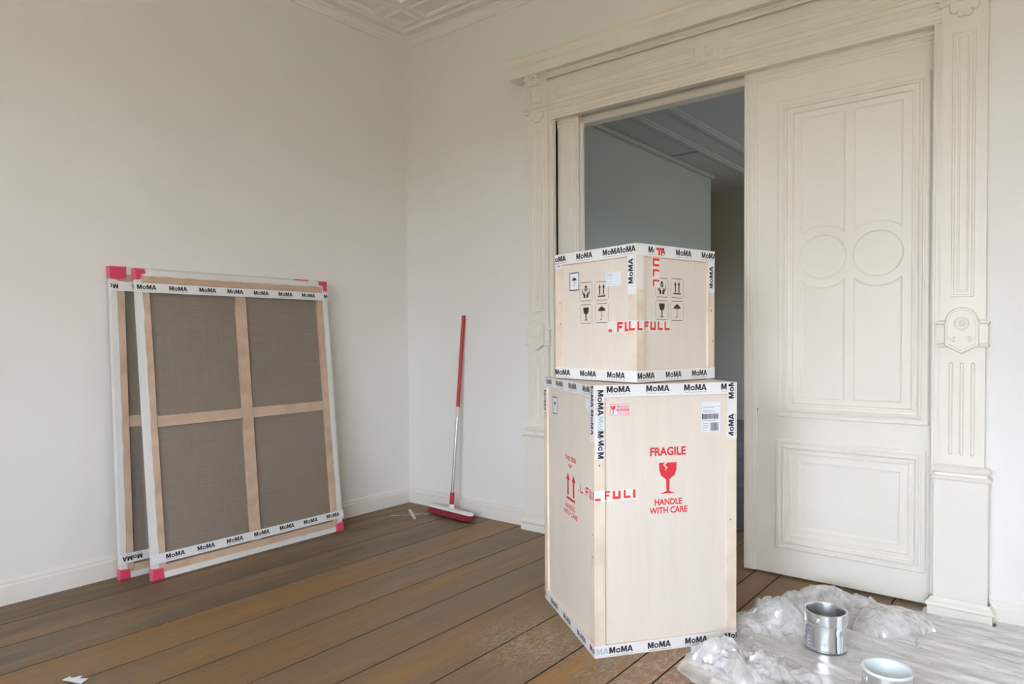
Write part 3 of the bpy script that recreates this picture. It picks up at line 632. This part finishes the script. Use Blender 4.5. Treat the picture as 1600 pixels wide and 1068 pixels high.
# transport label with bar codes
st = slab(BR, .485, .572, .900, 1.027, -REC, -REC + .0004).build('transport_label', PAPER, BC)
a = Art()
x = .487
while x < .561: w_ = rnd.choice((.0008, .0012, .002)); a.rect(x, x + w_, .955, .977); x += w_ + rnd.choice((.0009, .0014))
a.rect(.486, .4885, .954, .978).rect(.5595, .562, .954, .978); x = .527
while x < .563: w_ = rnd.choice((.0008, .0012, .002)); a.rect(x, x + w_, .906, .940); x += w_ + rnd.choice((.0009, .0014))
a.build('bar_code', INK, st, BR, -REC + .0008)
a = Art()
for k, (z, w_) in enumerate(((.990, .05), (.984, .06), (1.002, .055), (.935, .030), (.926, .026), (.918, .022), (.908, .012), (.948, .06))): a.rect(.490, .490 + w_, z, z + .0018)
a.rect(.485, .572, 1.0075, 1.0085); tag(a.build('small_print', INKG, st, BR, -REC + .0008), kind='stuff')
# red stencil
ST = -REC + .0004
Art().text('FRAGILE', .249, .810, .162, .036, 0, .035).build('stencil_word', STEN, BC, BR, ST)
a = Art(); g_glass(a, .329, .7165, .134, True); a.build('stencil_glass', STEN, BC, BR, ST, 'red sprayed cracked wine glass')
Art().text('HANDLE', .269, .6045, .125, .027, 0, .03).build('stencil_word', STEN, BC, BR, ST); Art().text('WITH CARE', .246, .5695, .172, .027, 0, .03).build('stencil_word', STEN, BC, BR, ST)
Art().text('THIS SIDE', WL - .397, .748, .150, .022, 0, .02).build('stencil_word', STEN, BC, BL, ST); Art().text('UP', WL - .346, .717, .044, .018, 0, .02).build('stencil_word', STEN, BC, BL, ST)
a = Art()
for s_ in (.357, .282):
    x = WL - s_ + .002; a.rect(x - .010, x + .010, .592, .662); a.poly([(x - .024, .660), (x + .024, .660), (x, .694)])
a.rect(WL - .375, WL - .262, .572, .583); a.build('stencil_arrows', STEN, BC, BL, ST, 'red sprayed pair of upright arrows')
Art().text('HANDLE', WL - .390, .530, .125, .022, 0, .02).build('stencil_word', STEN, BC, BL, ST); Art().text('WITH CARE', WL - .415, .500, .185, .022, 0, .02).build('stencil_word', STEN, BC, BL, ST)
st = slab(BL, WL - .575, WL - .507, .938, 1.020, -REC, -REC + .0004).build('umbrella_sticker', PAPER, BC)
a = Art().frame(WL - .575, WL - .507, .938, 1.020, .0045); g_umbrella(a, WL - .541, .978, .042); a.build('print', INK, st, BL, -REC + .0008)
slab(BL, WL - .125, WL - .075, .995, 1.045, -REC, -REC + .0004).build('blank_sticker', PAPER, BC)
for f, u, z in ((BR, .022, .785), (BR, .615, .525), (BL, WL - .022, .50), (BL, WL - .022, .41)): screw(BC, f, u, z)

# --- small crate on top
ZS0, ZS1 = ZB + .004, 1.687; WS = .513
SC, SR, SL, SO, SX = crate('shipping_crate', (2.713, -1.250), 1.3202, WS, WS, ZS0, ZS1, 'small cube shaped plywood crate with black handling symbols stacked on the tall crate', .047, .052)
tape(SC, SR, 0, WS, 1.639, ZS1, [mo([.070, .244, .419], 1.6525, 0, WS)], .0008)
tape(SC, SL, 0, WS, 1.639, ZS1, [mo([WS - .538, WS - .363, WS - .194], 1.6530, 0, WS), (Art().moma(WS - .107, 1.6535, 0, (WS - .090, WS, -9, 9)), INK, 'lettering')], .0008)
tape(SC, SR, 0, WS, ZS0 + .002, 1.163, [mo([.004, .178, .353], 1.1285, 0, WS)])
tape(SC, SL, 0, WS, ZS0 + .002, 1.163, [mo([WS - .513, WS - .342, WS - .170], 1.1285, 0, WS)])
for f in (SO, SX): tape(SC, f, 0, WS, 1.639, ZS1, [mo([.04, .213, .386], 1.6525, 0, WS)]); tape(SC, f, 0, WS, ZS0 + .002, 1.163, [mo([.06, .233, .406], 1.1285, 0, WS)])
tape(SC, SL, WS - .050, WS - .001, 1.480, ZS1 - .001, [(Art().moma(WS - .045, 1.523, 90), INK, 'lettering')], .0)
tape(SC, SR, .001, .042, 1.500, ZS1 - .001, (), .0, material=CLEAR)
tape(SC, SR, .468, .512, 1.498, ZS1 - .001, [(Art().moma(.475, 1.515, 90, (.46, .52, 1.520, 1.7)), INK, 'lettering')], .0)
tape(SC, SL, .001, .043, 1.620, ZS1 - .001, [(plus(Art().rect(.020, .024, 1.630, 1.636), Art().rect(.027, .033, 1.630, 1.636)), INK, 'lettering')], .0)
tape(SC, SR, 0, .045, 1.326, 1.372, [(block('L', .004, 1.330, .030, .037), RED, 'lettering')], .0, material=CLEAR)
tape(SC, SR, .047, .219, 1.326, 1.372, [(plus(block('F', .050, 1.331, .033, .036), block('U', .093, 1.331, .034, .036), block('L', .139, 1.331, .032, .036), block('L', .182, 1.330, .034, .037)), RED, 'lettering')], -REC, material=CLEAR)
tape(SC, SL, WS - .045, WS, 1.326, 1.372, [(block('L', WS - .043, 1.329, .034, .038), RED, 'lettering')], .0, material=CLEAR)
tape(SC, SL, WS - .175, WS - .047, 1.322, 1.370, [(plus(Art().rect(WS - .171, WS - .150, 1.324, 1.336), block('F', WS - .120, 1.324, .034, .042), block('U', WS - .076, 1.326, .044, .040, t=.011).clip(0, WS - .054, 0, 9)), RED, 'lettering')], -REC, material=CLEAR)
tape(SC, SR, .104, .152, 1.639, ZS1 - .002, [(plus(block('F', .116, 1.6445, .032, .040, 270), Art().rect(.130, .141, 1.645, 1.672)), RED, 'lettering')], .0020, material=CLEAR)
tape(SC, SR, .104, .152, 1.510, 1.635, [(plus(block('U', .108, 1.599, .034, .040, 270), block('L', .108, 1.557, .030, .040, 270), block('L', .108, 1.514, .030, .040, 270)), RED, 'lettering')], -REC + .0008, material=CLEAR)
def icons(f, us):
    for (u0, u1, z0, z1), g_, nm in zip(us, (g_hands, g_arrows, g_glass, g_umbrella), ('hands', 'arrows', 'glass', 'umbrella')):
        a = Art(); icon_box(a, u0, u1, z0, z1); g_(a, (u0 + u1) / 2, (z0 + z1) / 2, .060); a.build(nm + '_symbol', INK, SC, f, -REC + .0004)
icons(SR, [(.125, .207, 1.470, 1.552), (.223, .307, 1.470, 1.554), (.125, .207, 1.374, 1.457), (.223, .307, 1.372, 1.457)])
icons(SL, [(WS - .353, WS - .272, 1.464, 1.548), (WS - .255, WS - .172, 1.463, 1.545), (WS - .352, WS - .273, 1.364, 1.449), (WS - .253, WS - .173, 1.365, 1.450)])
st = slab(SL, WS - .421, WS - .357, 1.515, 1.597, -REC, -REC + .0004).build('umbrella_sticker', PAPER, SC)
a = Art().frame(WS - .421, WS - .357, 1.515, 1.597, .004); g_umbrella(a, WS - .389, 1.555, .040)
for k in range(6): a.rect(WS - .404 + .006 * k, WS - .4035 + .006 * k, 1.578 + .003 * (k % 2), 1.581 + .003 * (k % 2))
a.build('print', INK, st, SL, -REC + .0008)
st = slab(SL, WS - .187, WS - .096, 1.520, 1.580, -REC + .0006, -REC + .0010).build('address_label', PAPER, SC)
a = Art().text('CLU', WS - .182, 1.563, .034, .010, 0, 0)
for z in (1.552, 1.540, 1.530): a.rect(WS - .182, WS - .150, z, z + .0010)
a.build('print', INKG, st, SL, -REC + .0014)
for f, u, z in ((SL, WS - .474, 1.364), (SL, WS - .478, 1.46), (SR, .490, 1.42), (SR, .500, 1.28)): screw(SC, f, u, z)

# ------------------------------------------------------------------ wrapped canvases
def canvas(label, xb, xt, zt, yl, width, flip, tops, bots):
    e = Vector((xt - xb, 0, zt)); Hh = e.length; e.normalize(); nn = Vector((e.z, 0, -e.x)); o = Vector((xb, yl, .004))
    t = thing('wrapped_canvas', (xb, yl + width / 2, 0), label, 'canvas', 'wrapped canvases leaning on the wall')
    f = lambda u, v, h: tuple(o + Vector((0, u, 0)) + e * v + nn * h)
    S, D, Wd = .072, .030, width
    slab(f, .006, Wd - .006, .006, Hh - .006, -D - .004, -D).build('canvas', LINEN, t)
    slab(f, .004, S, .004, Hh - .004, -D, -.004).build('stretcher_bar', STR_V, t, bevel=.002); slab(f, Wd - S, Wd - .004, .004, Hh - .004, -D, -.004).build('stretcher_bar', STR_V, t, bevel=.002)
    slab(f, S, Wd - S, .004, S, -D, -.004).build('stretcher_bar', STR_H, t, bevel=.002); slab(f, S, Wd - S, Hh - S, Hh - .004, -D, -.004).build('stretcher_bar', STR_H, t, bevel=.002)
    cu = (.583, .650); cv = (.822, .884)
    slab(f, *cu, S, Hh - S, -D + .002, -.006).build('cross_bar', STR_V, t, bevel=.002)
    slab(f, S, cu[0], *cv, -D + .002, -.007).build('cross_bar', STR_H, t, bevel=.002); slab(f, cu[1], Wd - S, *cv, -D + .002, -.007).build('cross_bar', STR_H, t, bevel=.002)
    # primed canvas folded round the edges with a ragged hem
    def hem(p, q, inw, side):
        n_ = 40; mb = MB(); rows = []
        for k in range(n_ + 1):
            P0 = Vector(p) + (Vector(q) - Vector(p)) * (k / n_); w_ = .033 + .006 * noise.noise(Vector((k * .45, yl * 9 + side, side))); I = Vector(inw)
            A = P0 + I * w_
            rows.append([f(*P0, -D - .003), f(*P0, -.001), f(*A, -.001), f(*A, -.004)])
        mb.strips(rows, False).build('canvas_edge', PRIMED, t, fix=False)
    hem((0, 0), (0, Hh), (1, 0), 1); hem((Wd, 0), (Wd, Hh), (-1, 0), 2); hem((0, 0), (Wd, 0), (0, 1), 3); hem((0, Hh), (Wd, Hh), (0, -1), 4)
    # pink foil on the corners
    for cu_, cv_ in ((0, 0), (1, 0), (0, 1), (1, 1)):
        mb = MB(); su = -1 if cu_ else 1; sv = -1 if cv_ else 1; U, V = cu_ * Wd, cv_ * Hh; w1, h1, b1 = .058 + rnd.uniform(-.004, .006), .062 + rnd.uniform(-.006, .004), .026
        u0, v0 = U - su * .007, V - sv * .006
        if cv_ == 0 : v0 = max(v0, -.002)
        pts = [(u0, v0), (u0 + su * w1, v0 + sv * .002), (u0 + su * (w1 + .002), v0 + sv * b1), (u0 + su * .034, v0 + sv * (b1 + .006)), (u0 + su * .033, v0 + sv * h1), (u0 + su * .002, v0 + sv * (h1 + .003))] if cv_ else [(u0, v0), (u0 + su * w1, v0 + sv * .003), (u0 + su * (w1 - .003), v0 + sv * h1 * .9), (u0 + su * .003, v0 + sv * h1)]
        if flip and cv_: pts = [(u0, v0), (u0 + su * .088, v0 - sv * .002), (u0 + su * .084, v0 + sv * .060), (u0 + su * .046, v0 + sv * .072), (u0 + su * .002, v0 + sv * .066)]
        if not su * sv > 0: pts = pts[::-1]
        mb.strips([[f(u, v, h) for u, v in (pts if k != 2 else offset_poly(pts, .003))] for k, h in enumerate((-D - .006, .003, .006))], True, True, True)
        mb.build('corner_foil', PINK, t)
    # printed tape, upside down on the rear canvas
    for nm, v0, sts in (('top', Hh - .127, tops), ('bottom', .086, bots)):
        a = Art()
        for s_ in sts: a.moma(s_, v0 + (.0165 if not flip else .012), 180 if flip else 0, (-.006, Wd + .006, -9, 9))
        tp = slab(f, -.008, Wd + .008, v0, v0 + .052, .0085, .0092).build('tape', TAPE, t); a.build('lettering', INK, tp, f, .0096)
    # clear bubble film drawn over everything
    def fs(u, v):
        uu, vv = -.009 + (Wd + .018) * u, -.002 + (Hh + .010) * v; x = 2 * abs(u - .5); edge = max(0, 1 - (1 - x) * 30)
        wv_ = .0022 * noise.noise(Vector((uu * 9, vv * 2.2, yl))) * (1 - edge)
        return f(uu, vv, .0055 + wv_ - .004 * edge)
    mb = sheet(80, 60, fs); n_ = 2
    for u in (-.009, Wd + .009): mb.add([f(u, -.002, .0015), f(u, Hh + .008, .0015), f(u, Hh + .008, -D - .008), f(u, -.002, -D - .008)], [(0, 1, 2, 3)])
    mb.add([f(-.009, Hh + .008, .004), f(Wd + .009, Hh + .008, .004), f(Wd + .009, Hh + .008, -D - .008), f(-.009, Hh + .008, -D - .008)], [(0, 1, 2, 3)])
    mb.build('bubble_wrap', WRAP, t, smooth=True, fix=False)
    return t
canvas('front one of two bubble wrapped stretched canvases seen from the back', .257, .100, 1.688, -2.107, 1.25, False, [.000 + .1745 * k for k in range(8)], [-.108 + .1755 * k for k in range(8)])
canvas('rear wrapped canvas half hidden between the front canvas and the wall', .105, .043, 1.695, -2.212, 1.25, True, [-.070 + .174 * k for k in range(8)], [.006 + .174 * k for k in range(8)])

# ------------------------------------------------------------------ broom
BX0, BY0 = .603, -.150; top = Vector((.617, -.019, 1.469)); bot = Vector((BX0, BY0, .075))
br = thing('broom', (BX0, BY0, 0), 'red and silver broom leaning upright against the wall', 'broom')
at = lambda k: bot.lerp(top, k)
zk = lambda z: (z - bot.z) / (top.z - bot.z)
MB().tube([at(zk(.80)), at(zk(.83)), at(zk(1.455)), at(1)], .0135, 16).build('grip', BRED, br, smooth=True)
MB().tube([at(zk(.72)), at(zk(.80))], .0125, 16).build('sleeve', GUM, br, smooth=True)
MB().tube([at(zk(.16)), at(zk(.72))], .0112, 16).build('pole', ALU, br, smooth=True)
MB().tube([at(zk(.095)), at(zk(.12)), at(zk(.175)), at(zk(.18))], .0165, 16).build('socket', BRED, br, smooth=True)
MB().tube([at(0) - Vector((0, 0, .012)), at(zk(.085)), at(zk(.10))], .024, 16, .015).build('neck', BWHT, br, smooth=True)
hx = Vector((1, -.08, 0)).normalized(); hy = Vector((.08, 1, 0)).normalized(); tl = math.radians(6)
hv = Vector((0, 0, 1)) * math.cos(tl) + hy * math.sin(tl); hw_ = hy * math.cos(tl) - Vector((0, 0, 1)) * math.sin(tl)
hc = Vector((BX0 + .004, BY0 - .012, .0)); HL = .213
def hd(u, w, z): return tuple(hc + hx * u + hw_ * w + hv * z)
mb = MB(); ol = disc(HL - .012, 0, .026, 6, -PI / 2, PI / 2) + disc(-HL + .012, 0, .026, 6, PI / 2, 3 * PI / 2)
mb.strips([[hd(u, w, .047) for u, w in ol], [hd(u, w, .060) for u, w in ol], [hd(u * .985, w * .82, .067) for u, w in ol]], True, True, True).build('head', BWHT, br)
mb = MB()
for i in range(30):
    for j in range(5):
        u = -HL + .008 + (2 * HL - .016) * i / 29; w = -.022 + .011 * j
        du = .012 * (u / HL) + rnd.uniform(-.002, .002); dw = .5 * w + rnd.uniform(-.002, .002); lo = .007 + max(0, -math.sin(tl) * (w + dw) * -1) * 0
        zl = .012 + math.tan(tl) * (w + dw)
        mb.strips([[hd(u + .0042 * math.cos(k * PI / 3), w + .0042 * math.sin(k * PI / 3), .047) for k in range(6)], [hd(u + du + .0066 * math.cos(k * PI / 3), w + dw + .0066 * math.sin(k * PI / 3), zl) for k in range(6)]], True, True, True)
tag(mb.build('bristles', BRIS, br), kind='stuff')

# ------------------------------------------------------------------ floor marks and litter
cr = thing('floor_tape_cross', (.30, -.28, 0), 'pale tape cross stuck on the floorboards beside the broom head', 'tape mark')
def strip(p, q, w_, z, nm):
    p, q = Vector((*p, 0)), Vector((*q, 0)); d = (q - p).normalized(); n_ = Vector((-d.y, d.x, 0)) * w_ / 2
    MB().hexa([x + Vector((0, 0, z_)) for z_ in (z, z + .0008) for x in (p - n_, q - n_, q + n_, p + n_)]).build(nm, GUM, cr)
strip((.222, -.402), (.405, -.175), .011, .0006, 'tape_strip'); strip((.190, -.180), (.430, -.352), .022, .0015, 'tape_strip')
lt = MB(); ol = [(1.12, -2.83), (1.155, -2.815), (1.19, -2.79), (1.175, -2.76), (1.16, -2.785), (1.145, -2.77), (1.135, -2.80), (1.105, -2.80)]
lt.strips([[(x, y, z + .006 * math.sin(40 * x)) for x, y in ol] for z in (.007, .009)], True, True, True)
tag(lt.build('paper_scrap', PAPER, loc=(1.15, -2.80, 0)), 'torn white paper scrap on the floor nearest the camera', 'paper scrap')

# ------------------------------------------------------------------ paint cans
def can(label, c, r, h, white):
    t = thing('paint_can', (c[0], c[1], c[2]), label, 'paint can'); k = r / .08
    body = [(0, .004), (r - .003, .004), (r - .001, 0), (r + .0015, .002), (r + .0015, .006), (r - .0012, .009), (r - .001, h * .62), (r - .0005, h * .66), (r + .004, h * .675), (r + .004, h * .69), (r + .0025, h * .70), (r + .003, h * .97), (r + .0045, h * .975), (r + .0055, h * .99), (r + .003, h)]
    MB().lathe(body, c, 56).build('body', TIN, t, smooth=True)
    inn = [(r + .003, h), (r - .003, h * .985), (r - .004, h * .95), (r - .003, .012), (0, .012)]
    if not white:
        MB().lathe(inn, c, 56).build('inside', TIN, t, smooth=True)
    else:
        inn = [(r + .0062, h - .006), (r + .0068, h - .002), (r + .004, h + .003), (r - .002, h + .002), (r - .009, h - .008), (r - .012, h * .60), (r - .018, h * .50), (0, h * .48)]
        MB().lathe(inn, c, 56).build('paint_coat', WCOAT, t, smooth=True)
        mb = MB(); a0 = 5.1
        mb.lathe([(.022, -.01), (.020, .012), (.012, .030), (0, .034)], (c[0] + .006, c[1] + .014, c[2] + h * .52), 16).build('paint_lump', WPAINT, t, smooth=True)
    # ear, wire handle and drips
    va = math.atan2(CAM.y - c[1], CAM.x - c[0])
    def pt(a, rr, z): return (c[0] + rr * math.cos(a), c[1] + rr * math.sin(a), c[2] + z)
    for k_, da in enumerate((-.42, PI - .42) if not white else (-1.05, PI - 1.05)):
        a0 = va + da; ez = h * .80
        d = Vector((math.cos(a0), math.sin(a0), 0)); u = Vector((-d.y, d.x, 0)); ce = Vector(pt(a0, r + .0025, ez)); mb = MB()
        mb.strips([[ce + d * hh + (u * math.cos(2 * PI * q / 16) + Vector((0, 0, 1)) * math.sin(2 * PI * q / 16)) * rr for q in range(16)] for rr, hh in ((.013, -.001), (.0125, .003), (.009, .0045), (.006, .004), (.005, .008), (.002, .009))], True, False, True)
        mb.build('ear', TIN, t, smooth=True)
    a1 = va + (-.42 if not white else -1.05)
    pts = []
    for q in range(25):
        w_ = q / 24; aa = a1 - PI * w_; zz = h * .80 - (h * .80 - .014) * math.sin(PI * w_) ** .8
        pts.append(pt(aa, r + .009 + .004 * math.sin(PI * w_), zz))
    MB().tube(pts, .0016, 6).build('wire_handle', TIN, t, smooth=True)
    if not white:
        for da, wd, z0_, z1_ in ((.62, .012, .004, h * .99), (.74, .008, h * .60, h * .99), (.53, .006, h * .45, h * .80), (.80, .006, .004, h * .5)):
            mb = MB(); n_ = 14
            rows = [[pt(va + da + s_ * (wd / 2 + .0025 * math.sin(9 * q / n_ + da * 9)) / r, r + (.0048 if s_ else .0062), z0_ + (z1_ - z0_) * q / n_) for s_ in (-1, 0, 1)] for q in range(n_ + 1)]
            mb.strips(rows, False).build('paint_drip', WPAINT, t, smooth=True)
        mb = MB(); n_ = 10
        mb.strips([[pt(va - 1.25 + .62 * q / n_, r + .0008, z_) for q in range(n_ + 1)] for z_ in (.012, h * .60)], False); lb = mb.build('can_label', INKG, t, smooth=True)
        mb = MB()
        for z0_, z1_ in ((.020, .024), (.036, .040), (.052, .055)): mb.strips([[pt(va - 1.0 + .22 * q / 4, r + .0014, z_) for q in range(5)] for z_ in (z0_, z1_)], False)
        mb.strips([[pt(va - 1.0 + .04 * q, r + .0014, z_) for q in range(2)] for z_ in (.020, .055)], False)
        mb.build('label_print', TAPE, lb)
    return t
can('empty silver paint can with white drips standing on crumpled plastic film', (3.318, -.745, .010), .080, .156, False)
can('paint can coated white inside at the edge of the film', (3.620, -1.150, .008), .0745, .150, True)

# ------------------------------------------------------------------ plastic film on the floor
def rid(x, y, z, s): return 1 - abs(noise.fractal(Vector((x * s, y * s, z)), .75, 2.1, 5)) * 1.6
aB = Vector((math.cos(.92337), math.sin(.92337))); nB = Vector((aB.y, -aB.x))
def crate_side(x, y): return (Vector((x, y)) - Vector((2.612, -1.419))).dot(nB)      # distance out from the tall crate's right face
def crate_back(x, y): return (Vector((x, y)) - Vector((3.0, -.905))).dot(aB)
CANS = [((3.318, -.745), .13), ((3.62, -1.15), .13)]
def flat_at(x, y):
    k = 1.0
    for (cx, cy), r in CANS:
        d = math.hypot(x - cx, y - cy); k = min(k, max(0, min(1, (d - r + .03) / .10)))
    return k
def gs(x, y, cx, cy, rx, ry, a=0.0):
    dx, dy = x - cx, y - cy; ca, sa = math.cos(a), math.sin(a); u, w = (dx * ca + dy * sa) / rx, (-dx * sa + dy * ca) / ry
    return math.exp(-(u * u + w * w))
pf = thing('plastic_film', (3.4, -.7, 0), 'crumpled clear plastic film spread over the floor under the paint cans', 'plastic film')
def lay(u, v):
    x, y = 3.02 + 1.9 * u, -1.75 + 1.735 * v
    wv_ = noise.fractal(Vector((x * .7 + y * .25, y * 3.0, 5)), .8, 2.0, 3)
    s_ = y + .22 * x + .05 * wv_
    h = .012 * abs(noise.fractal(Vector((x * 1.1, s_ * 17, 2)), .7, 2.0, 4)) + .016 * max(0, rid(x * .35, s_ * 2.2, 9, 2.6)) * .7
    return (x, y, .003 + h * (.05 + .95 * flat_at(x, y)))
def keep_sheet(p):
    edge = 3.04 + .06 * noise.noise(Vector((p.y * 5, 0, 1)))
    if p.x < edge or p.y > -.012: return False
    if p.y > -.10 and (3.59 < p.x < 3.855): return False
    lim = -.11 + .05 * noise.noise(Vector((p.x * 7, 3, 1)))
    if p.x < 3.57 and p.y > lim: return False
    return True
sheet(260, 220, lay, keep_sheet).build('spread_sheet', FILM_S, pf, smooth=True, fix=False)
def lobes(seed):
    r_ = random.Random(seed); L = [(3.02, -1.12, .10, .07, .9, .10), (2.97, -1.06, .06, .05, 0, .07), (3.12, -1.20, .12, .05, -.7, .085), (3.20, -1.10, .17, .045, -.75, .080), (3.28, -1.25, .16, .06, -.3, .05), (3.05, -.98, .07, .09, .3, .05),
        (3.08, -.62, .13, .12, .6, .125), (3.0, -.72, .07, .10, .2, .06), (3.16, -.50, .10, .09, 0, .11), (3.20, -.66, .07, .06, 0, .06), (3.22, -.27, .16, .09, .2, .115), (3.34, -.25, .10, .07, -.2, .095), (3.10, -.36, .09, .08, .5, .09), (3.46, -.40, .16, .11, .25, .10), (3.56, -.30, .07, .06, 0, .07)]
    L = [(x + r_.uniform(-.012, .012), y + r_.uniform(-.012, .012), a_ * r_.uniform(.85, 1.1), b_ * r_.uniform(.8, 1.1), t_ + r_.uniform(-.3, .3), h * r_.uniform(.8, 1.05)) for x, y, a_, b_, t_, h in L]
    for x, y, a_, b_, t_, h in list(L):                              # smaller folds riding on the big ones
        for _ in range(10):
            q, d = r_.uniform(0, 2 * PI), r_.uniform(.3, 1.25); x1, y1 = x + a_ * d * math.cos(q), y + b_ * d * math.sin(q)
            L.append((x1, y1, r_.uniform(.04, .12), r_.uniform(.009, .024), r_.uniform(0, PI), h * max(.25, 1.02 - .55 * d * d) * r_.uniform(.75, 1.1)))
    return [(x, y, 1 / a_, 1 / b_, math.cos(t_), math.sin(t_), h, max(a_, b_)) for x, y, a_, b_, t_, h in L]
LOBES = {}
def heap(u, v, seed, amp, lift):
    x, y = 2.86 + .86 * u, -1.45 + 1.42 * v
    if seed not in LOBES: LOBES[seed] = lobes(seed)
    n1 = noise.noise(Vector((x * 9, y * 9, seed))); n2 = noise.noise(Vector((x * 9, y * 9, seed + 7))); wx, wy = x + .018 * n1, y + .018 * n2; h = .006 + .004 * n1
    for cx, cy, ia, ib, c_, s_, hh, m_ in LOBES[seed]:
        dx, dy = wx - cx, wy - cy
        if abs(dx) > m_ or abs(dy) > m_: continue
        p_, q_ = (dx * c_ + dy * s_) * ia, (dy * c_ - dx * s_) * ib; d = p_ * p_ + q_ * q_
        if d < 1: h = max(h, hh * .9 * amp * (1 - d) ** .7)
    w1 = max(0, rid(x + .3 * y, y, seed + 2, 5.0)) ** 4; w2 = max(0, rid(x, y - .4 * x, seed + 5, 12.0)) ** 4
    h += (w1 * .012 + w2 * .006) * min(1, h * 18)
    h *= flat_at(x, y)
    if crate_back(x, y) < .05: h *= .55 + .45 * min(1, max(0, crate_side(x, y) / .09))
    return (x, y, max(.005, h) + lift)
def keep_heap(seed, m_):
    def k(p):
        if crate_side(p.x, p.y) < .006 and crate_back(p.x, p.y) < .006: return False
        e = .07 * noise.fractal(Vector((p.x * 4, p.y * 4, seed)), .8, 2, 3)
        if gs(p.x, p.y, 3.318, -.745, .088, .088) > .36 or gs(p.x, p.y, 3.62, -1.15, .084, .084) > .36: return False
        q = min(p.x - 2.885, 3.66 - p.x, p.y + 1.38, -.09 - p.y) + e
        q = min(q, (p.y + 1.30) * .8 + (p.x - 2.93) * 1.2 - .03 + e, 1.05 - (p.x - 2.9) - (p.y + .75) * .15 + e)
        q = min(q, (p.x - 2.90) * 1.0 - max(0, p.y + .72) * .42 + e)
        return q > m_
    return k
for seed, amp, lift, m_ in ((1.0, 1.0, .0, .0), (21.0, .9, .003, .02)):
    sheet(170, 250, lambda u, v: heap(u, v, seed, amp, lift), keep_heap(seed, m_)).build('crumpled_fold', FILM_H, pf, smooth=True, fix=False)
